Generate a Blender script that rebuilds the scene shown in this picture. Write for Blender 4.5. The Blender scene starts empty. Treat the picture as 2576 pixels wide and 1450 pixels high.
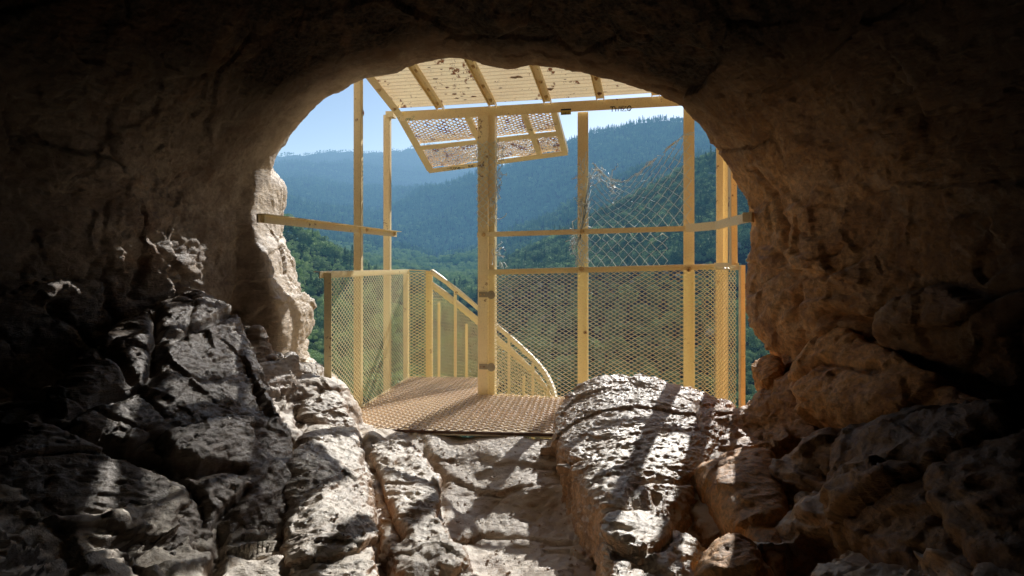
import bpy, bmesh, math, random
import numpy as np
from mathutils import Vector, Matrix
random.seed(7); RNG = np.random.default_rng(11)
S = bpy.context.scene; C = S.collection
HZ, CX, F, EYE = 660.0, 1288.0, 1717.0, 1.12          # horizon, centre column and focal length of the photo, eye height over the platform

def at(px, py, Y):                                     # a measured direction at a chosen distance -> a point of the place
    return np.array([(px-CX)/F*Y, Y, EYE-(py-HZ)/F*Y])

# ------------------------------------------------------------------ scene graph helpers
def tag(o, label=None, cat=None, group=None, kind=None):
    if label: o['label'] = label
    if cat: o['category'] = cat
    if group: o['group'] = group
    if kind: o['kind'] = kind
    return o
def thing(name, label, cat, loc=(0, 0, 0), group=None):
    o = bpy.data.objects.new(name, None); C.objects.link(o); o.location = loc
    o.empty_display_size = .2
    return tag(o, label, cat, group)
def np_mesh(name, V, Fc, smooth=False):
    V = np.asarray(V, np.float32); Fc = np.asarray(Fc, np.int32)
    me = bpy.data.meshes.new(name); n = Fc.shape[1]
    me.vertices.add(len(V)); me.vertices.foreach_set('co', V.ravel())
    me.loops.add(Fc.size); me.loops.foreach_set('vertex_index', Fc.ravel())
    me.polygons.add(len(Fc)); me.polygons.foreach_set('loop_start', np.arange(0, Fc.size, n, dtype=np.int32))
    me.polygons.foreach_set('use_smooth', np.full(len(Fc), smooth))
    me.update(calc_edges=True); me.validate()
    return me
def link(name, me, mat, parent=None, mats=None):
    o = bpy.data.objects.new(name, me); C.objects.link(o)
    for m in (mats or [mat]): me.materials.append(m)
    if parent is not None:
        o.parent = parent; o.matrix_parent_inverse = Matrix.Translation(-Vector(parent.location))
    return o

class MB:                                              # mesh collector (world coordinates)
    def __init__(s): s.V = []; s.F = []; s.n = 0
    def add(s, V, Fc):
        V = np.asarray(V, float); s.V.append(V); s.F.append(np.asarray(Fc)+s.n); s.n += len(V)
    def bar(s, a, b, w, h, side=None):                 # box from a to b: w along side, h along the third axis
        a = np.asarray(a, float); b = np.asarray(b, float); d = b-a; d /= np.linalg.norm(d)
        if side is None: side = np.cross(d, [0, 0, 1]) if abs(d[2]) < .9 else np.array([1., 0, 0])
        u = np.asarray(side, float); u = u-d*np.dot(u, d); u /= np.linalg.norm(u); v = np.cross(d, u)
        V = [p+u*w/2*i+v*h/2*j for p in (a, b) for i, j in ((-1, -1), (1, -1), (1, 1), (-1, 1))]
        s.add(V, [[0, 1, 2, 3], [7, 6, 5, 4], [0, 4, 5, 1], [1, 5, 6, 2], [2, 6, 7, 3], [3, 7, 4, 0]])
        return s
    def angle(s, a, b, leg, t, u, v):                  # L section: a leg along u and a leg along v, heel on the line a-b
        a = np.asarray(a, float); b = np.asarray(b, float); u = np.asarray(u, float); v = np.asarray(v, float)
        prof = [(0, 0), (leg, 0), (leg, t), (t, t), (t, leg), (0, leg)]
        V = [p+u*x+v*y for p in (a, b) for x, y in prof]
        me_f = [[i, (i+1) % 6, (i+1) % 6+6, i+6] for i in range(6)]
        s.add(V, me_f+[[0, 1, 2, 3], [0, 3, 4, 5], [9, 8, 7, 6], [11, 10, 9, 6]])
        return s
    def strip(s, P, w, t, nrm=None):                   # flat strand following points P
        P = np.asarray(P, float); n = len(P)
        T = np.gradient(P, axis=0); T /= np.linalg.norm(T, axis=1)[:, None]+1e-9
        if nrm is None: nrm = np.array([0, 0, 1.])
        N = np.broadcast_to(nrm, P.shape).astype(float)
        U = np.cross(T, N); U /= np.linalg.norm(U, axis=1)[:, None]+1e-9; W = np.cross(U, T)
        V = np.concatenate([P+U*w/2+W*t/2, P-U*w/2+W*t/2, P-U*w/2-W*t/2, P+U*w/2-W*t/2])
        i = np.arange(n-1); Q = []
        for a, b in ((0, 1), (1, 2), (2, 3), (3, 0)):
            Q.append(np.stack([a*n+i, a*n+i+1, b*n+i+1, b*n+i], 1))
        Q.append(np.array([[0, n, 2*n, 3*n]])); Q.append(np.array([[3*n+n-1, 2*n+n-1, n+n-1, n-1]]))
        s.add(V, np.concatenate(Q)); return s
    def tube(s, P, r, k=6):
        k = max(k, 6)
        P = np.asarray(P, float); n = len(P); T = np.gradient(P, axis=0); T /= np.linalg.norm(T, axis=1)[:, None]+1e-9
        ref = np.array([.3, .2, .93]); U = np.cross(T, ref); U /= np.linalg.norm(U, axis=1)[:, None]+1e-9; W = np.cross(T, U)
        V = np.concatenate([P+r*(U*math.cos(2*math.pi*j/k)+W*math.sin(2*math.pi*j/k)) for j in range(k)])
        i = np.arange(n-1)
        Q = [np.stack([j*n+i, j*n+i+1, ((j+1) % k)*n+i+1, ((j+1) % k)*n+i], 1) for j in range(k)]
        s.add(V, np.concatenate(Q)); return s
    def disc(s, c, nrm, r, t, k=6, r2=None):
        c = np.asarray(c, float); d = np.asarray(nrm, float); d = d/np.linalg.norm(d)
        u = np.cross(d, [0.1, .2, 1]); u /= np.linalg.norm(u); v = np.cross(d, u); r2 = r2 or r*.92
        V = [c+d*z+rr*(u*math.cos(2*math.pi*j/k)+v*math.sin(2*math.pi*j/k)) for z, rr in ((0, r), (t, r2)) for j in range(k)]+[c+d*t]
        Fq = [[j, (j+1) % k, k+(j+1) % k, k+j] for j in range(k)]+[[k+j, k+(j+1) % k, 2*k, 2*k] for j in range(k)]
        s.add(V, Fq); return s
    def mesh(s, name, smooth=False):
        V = np.concatenate(s.V); Fq = np.concatenate([np.asarray(f) for f in s.F])
        me = bpy.data.meshes.new(name)
        faces = [tuple(f) if f[2] != f[3] else tuple(f[:3]) for f in Fq.tolist()]
        me.from_pydata(V.tolist(), [], faces)
        if smooth: me.polygons.foreach_set('use_smooth', [True]*len(me.polygons))
        me.update(); return me
    def build(s, name, mat, parent=None, smooth=False):
        return link(name, s.mesh(name, smooth), mat, parent)

# ------------------------------------------------------------------ node helpers
def new_mat(name):
    m = bpy.data.materials.new(name); m.use_nodes = True; nt = m.node_tree; nt.nodes.clear()
    return m, nt
def N(nt, typ, ins=None, **kw):
    n = nt.nodes.new(typ)
    for k, v in kw.items(): setattr(n, k, v)
    for k, v in (ins or {}).items():
        if isinstance(v, bpy.types.NodeSocket): nt.links.new(v, n.inputs[k])
        else: n.inputs[k].default_value = v
    return n
def noise(nt, vec, scale, detail=4, rough=.55, dist=0.):
    return N(nt, 'ShaderNodeTexNoise', {'Vector': vec, 'Scale': scale, 'Detail': detail, 'Roughness': rough, 'Distortion': dist}).outputs[0]
def ramp(nt, fac, stops):
    r = N(nt, 'ShaderNodeValToRGB', {'Fac': fac}); e = r.color_ramp.elements
    while len(e) < len(stops): e.new(.5)
    for x, (p, c) in zip(e, stops):
        x.position = p; x.color = (*c, 1) if not isinstance(c, (int, float)) else (c, c, c, 1)
    return r.outputs[0]
def mix(nt, fac, a, b, blend='MIX'):
    m = N(nt, 'ShaderNodeMix', data_type='RGBA', blend_type=blend)
    for k, v in ((0, fac), (6, a), (7, b)):
        if isinstance(v, bpy.types.NodeSocket): nt.links.new(v, m.inputs[k])
        else: m.inputs[k].default_value = (*v, 1) if isinstance(v, tuple) and len(v) == 3 else v
    return m.outputs[2]
def math_(nt, op, a, b=0., clamp=False):
    m = N(nt, 'ShaderNodeMath', operation=op, use_clamp=clamp)
    for k, v in ((0, a), (1, b)):
        if isinstance(v, bpy.types.NodeSocket): nt.links.new(v, m.inputs[k])
        else: m.inputs[k].default_value = v
    return m.outputs[0]
def out(nt, sh): N(nt, 'ShaderNodeOutputMaterial', {'Surface': sh})
def mapping(nt, vec, scale, rot=(0, 0, 0)):
    return N(nt, 'ShaderNodeMapping', {'Vector': vec, 'Scale': scale, 'Rotation': rot}).outputs[0]

# ------------------------------------------------------------------ materials
def rock_mat(name, warm=0., dark=1., polish=.5, deepk=1., dust_sun_amt=1.):
    m, nt = new_mat(name); pos = N(nt, 'ShaderNodeNewGeometry').outputs['Position']
    sep = N(nt, 'ShaderNodeSeparateXYZ', {0: pos})
    big = noise(nt, pos, 1.3, 6, .6, .6); mid = noise(nt, pos, 5.5, 8, .65, .8); fine = noise(nt, pos, 38, 6, .7)
    grey = ramp(nt, mid, [(.3, (.24, .18, .145)), (.5, (.42, .335, .265)), (.72, (.60, .50, .41))])
    tan = ramp(nt, mid, [(.28, (.42, .18, .06)), (.5, (.80, .41, .14)), (.75, (.90, .56, .27))])
    rust = ramp(nt, mid, [(.3, (.16, .06, .03)), (.6, (.36, .16, .07))])
    right = math_(nt, 'MULTIPLY_ADD', sep.outputs[0], .28); right.node.inputs[2].default_value = .42+warm
    f1 = math_(nt, 'ADD', right, math_(nt, 'MULTIPLY_ADD', big, 1.2), True)
    f1.node.inputs[1].links[0].from_node.inputs[2].default_value = -.6
    col = mix(nt, f1, grey, tan)
    col = mix(nt, ramp(nt, noise(nt, pos, 2.6, 5, .6, 1.), [(.58, 0.), (.72, .7)]), col, rust)
    # soot on the roof of the cave, deepened to paint in its shade
    soot_shade = N(nt, 'ShaderNodeMapRange', {'Value': sep.outputs[2], 'From Min': 1.5, 'From Max': 2.25, 'To Min': 0., 'To Max': 1.02}).outputs[0]
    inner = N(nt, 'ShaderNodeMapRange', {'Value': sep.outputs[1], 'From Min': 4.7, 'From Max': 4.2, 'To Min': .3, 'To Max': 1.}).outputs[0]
    sm = math_(nt, 'ADD', math_(nt, 'MULTIPLY', soot_shade, inner), math_(nt, 'MULTIPLY', math_(nt, 'SUBTRACT', big, .5), .5), True)
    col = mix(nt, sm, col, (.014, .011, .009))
    deep = N(nt, 'ShaderNodeMapRange', {'Value': sep.outputs[1], 'From Min': 3.75, 'From Max': 2.3, 'To Min': 0., 'To Max': .95*deepk}).outputs[0]  # walls darken with depth inside, shade painted into the rock colour
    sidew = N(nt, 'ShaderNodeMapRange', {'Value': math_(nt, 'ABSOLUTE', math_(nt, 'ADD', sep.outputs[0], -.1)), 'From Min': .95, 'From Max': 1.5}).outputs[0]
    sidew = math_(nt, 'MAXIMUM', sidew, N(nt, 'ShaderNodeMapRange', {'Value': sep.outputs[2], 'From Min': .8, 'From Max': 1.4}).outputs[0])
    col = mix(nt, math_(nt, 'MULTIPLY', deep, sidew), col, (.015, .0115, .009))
    col = mix(nt, ramp(nt, fine, [(.35, .55), (.6, 0.)]), col, (.09, .06, .04))
    lip_sun = math_(nt, 'MULTIPLY', N(nt, 'ShaderNodeMapRange', {'Value': sep.outputs[1], 'From Min': 4.45, 'From Max': 4.75}).outputs[0], N(nt, 'ShaderNodeMapRange', {'Value': sep.outputs[0], 'From Min': -.6, 'From Max': -1.1}).outputs[0])  # left lip of the mouth paled, sunlight painted onto the rock
    col = mix(nt, math_(nt, 'MULTIPLY', lip_sun, ramp(nt, mid, [(.3, .45), (.55, .85)])), col, (.84, .71, .56))
    axx = math_(nt, 'ABSOLUTE', sep.outputs[0])
    sk = N(nt, 'ShaderNodeCombineXYZ', {0: math_(nt, 'MULTIPLY', math_(nt, 'ADD', math_(nt, 'MULTIPLY', axx, .75), math_(nt, 'MULTIPLY', sep.outputs[2], .62)), 9.), 1: math_(nt, 'MULTIPLY', sep.outputs[1], 2.5), 2: math_(nt, 'MULTIPLY', math_(nt, 'SUBTRACT', math_(nt, 'MULTIPLY', axx, .6), math_(nt, 'MULTIPLY', sep.outputs[2], .75)), 1.2)}).outputs[0]
    skn = noise(nt, sk, 1.5, 6, .62, .5)
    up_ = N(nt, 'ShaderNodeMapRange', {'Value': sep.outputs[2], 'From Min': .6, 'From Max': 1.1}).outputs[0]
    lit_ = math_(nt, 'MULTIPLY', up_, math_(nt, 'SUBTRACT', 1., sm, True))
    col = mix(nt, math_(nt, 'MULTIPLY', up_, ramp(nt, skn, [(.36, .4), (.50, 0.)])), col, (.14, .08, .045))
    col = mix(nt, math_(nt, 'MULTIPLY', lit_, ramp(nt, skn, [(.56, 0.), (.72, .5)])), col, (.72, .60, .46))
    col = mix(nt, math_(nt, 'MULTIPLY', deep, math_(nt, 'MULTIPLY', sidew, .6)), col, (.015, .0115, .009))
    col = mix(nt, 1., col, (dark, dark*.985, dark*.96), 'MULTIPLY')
    lay = noise(nt, mapping(nt, pos, (3, 5, 22), (.5, .25, .2)), 1.6, 6, .65, .5)
    fl0 = noise(nt, mapping(nt, pos, (1, 1, 2.2), (.2, .3, 0)), 7., 7, .62, .4)
    flake = math_(nt, 'ADD', math_(nt, 'MULTIPLY', math_(nt, 'SNAP', fl0, .055), .75), math_(nt, 'MULTIPLY', fl0, .25))
    vor = N(nt, 'ShaderNodeTexVoronoi', {'Vector': N(nt, 'ShaderNodeVectorMath', {0: pos, 1: N(nt, 'ShaderNodeTexNoise', {'Vector': pos, 'Scale': 6.}).outputs['Color']}, operation='MULTIPLY_ADD', ).outputs[0] if False else pos, 'Scale': 17., 'Detail': 2., 'Roughness': .6}, feature='F1').outputs['Distance']
    h = math_(nt, 'ADD', math_(nt, 'MULTIPLY', fine, .5), math_(nt, 'MULTIPLY', lay, 1.1))
    h = math_(nt, 'ADD', h, math_(nt, 'MULTIPLY', ramp(nt, vor, [(.0, 0.), (.35, 1.)]), .5))
    h = math_(nt, 'ADD', h, math_(nt, 'MULTIPLY', flake, 2.2))
    b1 = N(nt, 'ShaderNodeBump', {'Height': h, 'Strength': .9, 'Distance': .018})
    b2 = N(nt, 'ShaderNodeBump', {'Height': noise(nt, pos, 120, 4, .7), 'Strength': .7, 'Distance': .003, 'Normal': b1.outputs[0]})
    nz = N(nt, 'ShaderNodeSeparateXYZ', {0: N(nt, 'ShaderNodeNewGeometry').outputs['Normal']}).outputs[2]
    dk = math_(nt, 'MAXIMUM', sm, math_(nt, 'MULTIPLY', math_(nt, 'MULTIPLY', deep, sidew), .8))
    spec = N(nt, 'ShaderNodeMapRange', {'Value': dk, 'To Min': .4+.3*polish, 'To Max': .05+.25*max(0, polish-.5)}).outputs[0]
    dust_sun = N(nt, 'ShaderNodeMapRange', {'Value': nz, 'From Min': .38, 'From Max': .80, 'To Min': 0., 'To Max': .9}).outputs[0]  # pale dust on low upward faces, also painting in sunlit brightness
    lowz = N(nt, 'ShaderNodeMapRange', {'Value': sep.outputs[2], 'From Min': 1.15, 'From Max': .6}).outputs[0]
    mouthy = N(nt, 'ShaderNodeMapRange', {'Value': math_(nt, 'ABSOLUTE', math_(nt, 'ADD', sep.outputs[0], .25)), 'From Min': 1.5, 'From Max': 1.15}).outputs[0]
    dust_sun = math_(nt, 'MULTIPLY', math_(nt, 'MULTIPLY', dust_sun, lowz), mouthy)
    col = mix(nt, math_(nt, 'MULTIPLY', dust_sun, ramp(nt, mid, [(.3, .6*dust_sun_amt), (.5, 1.*dust_sun_amt)])), col, (.88, .785, .655))
    upf = N(nt, 'ShaderNodeMapRange', {'Value': N(nt, 'ShaderNodeSeparateXYZ', {0: N(nt, 'ShaderNodeNewGeometry').outputs['Normal']}).outputs[2], 'From Min': .2, 'From Max': .8, 'To Min': .22, 'To Max': 0.}).outputs[0]
    rough = math_(nt, 'ADD', ramp(nt, noise(nt, pos, 9, 5, .6), [(.35, .56-.3*polish), (.65, .76-.3*polish)]), upf, True)
    p = N(nt, 'ShaderNodeBsdfPrincipled', {'Base Color': col, 'Roughness': rough, 'Normal': b2.outputs[0], 'Specular IOR Level': spec})
    out(nt, p.outputs[0]); return m
def paint_mat(name, base=(.95, .76, .45), rust_amt=.35, seed=0., rust_col=(.30, .11, .04), trans=0.):
    m, nt = new_mat(name); pos = N(nt, 'ShaderNodeNewGeometry').outputs['Position']
    v = N(nt, 'ShaderNodeVectorMath', {0: pos, 1: (seed, seed*2, 0)}).outputs[0]
    n1 = noise(nt, v, 14, 8, .7); n2 = noise(nt, v, 2.5, 4, .6); n3 = noise(nt, v, 90, 3, .6)
    col = mix(nt, ramp(nt, n2, [(.3, 0.), (.7, 1.)]), base, tuple(min(1, c*1.12+.03) for c in base))
    col = mix(nt, ramp(nt, n3, [(.3, .35), (.5, 0.)]), col, tuple(c*.6 for c in base))
    lo = .74-.3*rust_amt
    rf = ramp(nt, math_(nt, 'ADD', math_(nt, 'MULTIPLY', n1, .75), math_(nt, 'MULTIPLY', n2, .3)), [(lo, 0.), (lo+.04, 1.)])
    rust = mix(nt, n3, rust_col, tuple(c*.35 for c in rust_col))
    col = mix(nt, rf, col, rust)
    bm = N(nt, 'ShaderNodeBump', {'Height': math_(nt, 'SUBTRACT', n3, rf), 'Strength': .35, 'Distance': .002})
    if trans:                                          # corrugation valleys darkened, their shading painted into the colour
        sep = N(nt, 'ShaderNodeSeparateXYZ', {0: pos}); along = math_(nt, 'ADD', math_(nt, 'MULTIPLY', math_(nt, 'ADD', sep.outputs[0], .985), -.247), math_(nt, 'MULTIPLY', math_(nt, 'SUBTRACT', sep.outputs[1], 6.0), -.969))
        wv = math_(nt, 'SINE', math_(nt, 'MULTIPLY', along, 2*math.pi/.048))
        col = mix(nt, ramp(nt, math_(nt, 'ADD', wv, math_(nt, 'MULTIPLY', n3, .4)), [(.55, 0.), (.98, .45)]), col, (.42, .25, .13))
    p = N(nt, 'ShaderNodeBsdfPrincipled', {'Base Color': col, 'Roughness': .45, 'Normal': bm.outputs[0]}).outputs[0]
    if trans: p = N(nt, 'ShaderNodeMixShader', {0: trans, 1: p, 2: N(nt, 'ShaderNodeBsdfTranslucent', {'Color': col}).outputs[0]}).outputs[0]
    out(nt, p); return m
def plain_mat(name, col, rough=.6, metal=0.):
    m, nt = new_mat(name); pos = N(nt, 'ShaderNodeNewGeometry').outputs['Position']
    c = mix(nt, noise(nt, pos, 30, 4), tuple(x*.75 for x in col), tuple(min(1, x*1.15) for x in col))
    p = N(nt, 'ShaderNodeBsdfPrincipled', {'Base Color': c, 'Roughness': rough, 'Metallic': metal}); out(nt, p.outputs[0]); return m
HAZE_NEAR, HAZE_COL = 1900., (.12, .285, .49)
def hazed(nt, sh):                                     # aerial perspective painted onto surfaces as haze-coloured glow, by distance along the valley
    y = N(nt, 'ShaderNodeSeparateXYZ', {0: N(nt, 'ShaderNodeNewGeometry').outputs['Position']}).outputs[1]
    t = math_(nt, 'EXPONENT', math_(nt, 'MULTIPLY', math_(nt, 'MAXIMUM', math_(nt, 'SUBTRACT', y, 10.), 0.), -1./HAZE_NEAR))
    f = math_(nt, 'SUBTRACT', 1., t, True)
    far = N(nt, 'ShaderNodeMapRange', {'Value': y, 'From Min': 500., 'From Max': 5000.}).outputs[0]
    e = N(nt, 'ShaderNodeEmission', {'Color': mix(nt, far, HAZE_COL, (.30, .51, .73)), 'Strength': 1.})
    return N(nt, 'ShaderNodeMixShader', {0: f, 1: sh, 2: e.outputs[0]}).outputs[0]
def leaf_mat(name, a, b):
    m, nt = new_mat(name); g = N(nt, 'ShaderNodeNewGeometry'); oi = N(nt, 'ShaderNodeObjectInfo')
    r = math_(nt, 'FRACT', math_(nt, 'ADD', oi.outputs['Random'], math_(nt, 'MULTIPLY', g.outputs['Random Per Island'], .35)))
    col = mix(nt, r, a, b)
    d = N(nt, 'ShaderNodeBsdfDiffuse', {'Color': col}); t = N(nt, 'ShaderNodeBsdfTranslucent', {'Color': mix(nt, .5, col, (1., 1., .4), 'MULTIPLY')})
    gl = N(nt, 'ShaderNodeBsdfGlossy', {'Color': (.5, .55, .5, 1), 'Roughness': .5})
    s = N(nt, 'ShaderNodeMixShader', {0: .22, 1: d.outputs[0], 2: t.outputs[0]})
    s = N(nt, 'ShaderNodeMixShader', {0: .06, 1: s.outputs[0], 2: gl.outputs[0]})
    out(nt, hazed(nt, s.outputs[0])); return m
def ground_mat():
    m, nt = new_mat('hillside'); pos = N(nt, 'ShaderNodeNewGeometry').outputs['Position']
    n1 = noise(nt, pos, .012, 8, .65); n2 = noise(nt, pos, .25, 6, .7)
    col = mix(nt, ramp(nt, n1, [(.35, 0.), (.65, 1.)]), (.010, .018, .010), (.028, .034, .020))
    col = mix(nt, ramp(nt, n2, [(.5, 0.), (.7, .8)]), col, (.15, .125, .095))
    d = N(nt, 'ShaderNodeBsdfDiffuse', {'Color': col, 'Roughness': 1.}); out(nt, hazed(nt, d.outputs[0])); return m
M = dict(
    rock=rock_mat('cave_rock', 0, 1, .6), rock_lit=rock_mat('worn_sunlit_limestone', .0, 1.25, .95), rock_warm=rock_mat('warm_limestone', .35, 1.15, .35, .45, .12),  # rock_lit: worn rock, base colour brightened to carry the sunlight
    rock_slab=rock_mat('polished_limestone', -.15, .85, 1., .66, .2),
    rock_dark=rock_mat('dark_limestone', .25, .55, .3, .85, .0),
    paint=paint_mat('cream_paint', rust_amt=.34), paint_b=paint_mat('cream_paint_worn', rust_amt=.40, seed=3.), mesh=paint_mat('cream_mesh_paint', (.97, .79, .42), .22, 5.),
    roofing=paint_mat('roof_sheet_paint', (.92, .76, .50), .45, 8., trans=.22), rusty=paint_mat('rusty_mesh', (.95, .78, .60), .58, 2., (.50, .20, .09)),
    grate=paint_mat('grating_steel', (.76, .61, .49), .3, 9., (.24, .14, .10)), deck=paint_mat('deck_boards', (.94, .80, .58), .2, 4.),
    wire=plain_mat('galvanised_wire', (.78, .90, 1.), .45, .0), bolt=paint_mat('bolt_paint', (.62, .44, .2), .6, 1.),
    hinge=plain_mat('bare_metal', (.40, .35, .25), .5, .4), ink=plain_mat('marker_ink', (.02, .02, .04), .6), ink2=plain_mat('scratched_ink', (.75, .68, .52), .6),
    green_ink=plain_mat('green_ink', (.35, .5, .35), .6), sticker=plain_mat('sticker_paper', (.75, .72, .68), .5), red=plain_mat('red_print', (.35, .05, .04), .5),
    oak=leaf_mat('oak_leaves', (.05, .095, .04), (.38, .50, .25)), pine=leaf_mat('pine_needles', (.06, .12, .055), (.32, .44, .22)),
    bright=leaf_mat('cottonwood_leaves', (.26, .38, .14), (.50, .60, .28)), pale=leaf_mat('silver_twigs', (.40, .42, .34), (.62, .62, .52)),
    rust_steel=plain_mat('rusted_edge', (.16, .09, .06), .8), hill=ground_mat())
def bark():
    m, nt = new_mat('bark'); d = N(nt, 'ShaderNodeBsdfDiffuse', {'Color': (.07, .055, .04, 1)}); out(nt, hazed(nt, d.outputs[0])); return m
M['bark'] = bark()

# ------------------------------------------------------------------ noise in numpy
LAT = RNG.random((64, 64, 64)).astype(np.float32)
def vnoise(P):
    Pi = np.floor(P).astype(np.int32); f = (P-Pi).astype(np.float32); f = f*f*f*(f*(f*6-15)+10)
    i = Pi & 63; j = (Pi+1) & 63
    x0, y0, z0 = i.T; x1, y1, z1 = j.T; fx, fy, fz = f.T
    c00 = LAT[x0, y0, z0]*(1-fx)+LAT[x1, y0, z0]*fx; c10 = LAT[x0, y1, z0]*(1-fx)+LAT[x1, y1, z0]*fx
    c01 = LAT[x0, y0, z1]*(1-fx)+LAT[x1, y0, z1]*fx; c11 = LAT[x0, y1, z1]*(1-fx)+LAT[x1, y1, z1]*fx
    c0 = c00*(1-fy)+c10*fy; c1 = c01*(1-fy)+c11*fy
    return (c0*(1-fz)+c1*fz)*2-1
ROT = np.array([[.36, .48, -.8], [-.8, .6, 0], [.48, .64, .6]], np.float32)
def fbm(P, o=4, g=.5, ridged=False):
    s = np.zeros(len(P), np.float32); a = 1.; Q = P.astype(np.float32)
    for k in range(o):
        n = vnoise(Q); s += a*((1-2*np.abs(n)) if ridged else n); a *= g; Q = Q@ROT.T*2.03+17.3
    return s
H1 = RNG.random((4096, 6)).astype(np.float32)
def facets(P, seed=0):                                 # broken planes: each cell of rock has its own tilt; also distance to the crack
    Pi = np.floor(P).astype(np.int32); best = np.full(len(P), 9e9, np.float32); sec = best.copy(); val = np.zeros(len(P), np.float32)
    for dx in (-1, 0, 1):
        for dy in (-1, 0, 1):
            for dz in (-1, 0, 1):
                c = Pi+np.array([dx, dy, dz]); h = (c[:, 0]*73856093 ^ c[:, 1]*19349663 ^ c[:, 2]*83492791 ^ seed*7919) & 4095
                R = H1[h]; d = P-(c+R[:, :3]); q = (d*d).sum(1)
                v = ((R[:, 3:]-.5)*2*d).sum(1)+R[:, 4]-.5
                m = q < best; sec = np.where(m, best, np.minimum(sec, q)); val = np.where(m, v, val); best = np.where(m, q, best)
    return val, np.sqrt(sec)-np.sqrt(best)

# ------------------------------------------------------------------ surface nets
def surface_nets(fn, lo, hi, h):
    ax = [np.arange(lo[k], hi[k]+h, h) for k in range(3)]
    X, Y, Z = np.meshgrid(*ax, indexing='ij', sparse=False)
    G = fn(X, Y, Z).astype(np.float32); nx, ny, nz = G.shape
    ins = G < 0
    cnt = sum(ins[a:nx-1+a, b:ny-1+b, c:nz-1+c].astype(np.int8) for a in (0, 1) for b in (0, 1) for c in (0, 1))
    act = (cnt > 0) & (cnt < 8); idx = np.full(act.shape, -1, np.int32); cells = np.argwhere(act); idx[act] = np.arange(len(cells))
    acc = np.zeros((len(cells), 3)); num = np.zeros(len(cells)); i, j, k = cells.T
    corners = [(a, b, c) for a in (0, 1) for b in (0, 1) for c in (0, 1)]
    for p in corners:
        for d in range(3):
            if p[d]: continue
            q = list(p); q[d] = 1
            g0 = G[i+p[0], j+p[1], k+p[2]]; g1 = G[i+q[0], j+q[1], k+q[2]]; m = (g0 < 0) != (g1 < 0)
            t = np.where(m, g0/(g0-g1+1e-12), 0); pt = np.tile(np.array(p, float), (len(cells), 1)); pt[:, d] += t
            acc[m] += pt[m]; num[m] += 1
    V = (cells+acc/num[:, None])*h+np.array(lo)
    Q = []
    for d in range(3):
        a, b = [(1, 2), (2, 0), (0, 1)][d]
        sl0 = [slice(1, -1)]*3; sl0[d] = slice(0, -1); sl1 = list(sl0); sl1[d] = slice(1, None)
        s0 = ins[tuple(sl0)]; s1 = ins[tuple(sl1)]
        e = np.argwhere(s0 != s1); off = np.ones(3, int); off[d] = 0; e = e+off
        flip = s0[tuple((e-off).T)]
        def cid(da, db):
            c = e.copy(); c[:, a] -= da; c[:, b] -= db; return idx[tuple(c.T)]
        q = np.stack([cid(0, 0), cid(1, 0), cid(1, 1), cid(0, 1)], 1)
        q[~flip] = q[~flip][:, ::-1]; Q.append(q)
    Q = np.concatenate(Q); Q = Q[(Q >= 0).all(1)]
    return V, Q
def refine(V, Q, levels):
    me = np_mesh('tmp', V, Q); o = bpy.data.objects.new('tmp', me); C.objects.link(o)
    md = o.modifiers.new('s', 'SUBSURF'); md.levels = md.render_levels = levels
    dg = bpy.context.evaluated_depsgraph_get(); ev = o.evaluated_get(dg); m2 = bpy.data.meshes.new_from_object(ev)
    bpy.data.objects.remove(o); bpy.data.meshes.remove(me)
    n = len(m2.vertices); P = np.empty(n*3, np.float32); m2.vertices.foreach_get('co', P); Nn = np.empty(n*3, np.float32)
    m2.vertex_normals.foreach_get('vector', Nn)
    return m2, P.reshape(-1, 3), Nn.reshape(-1, 3)
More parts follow.
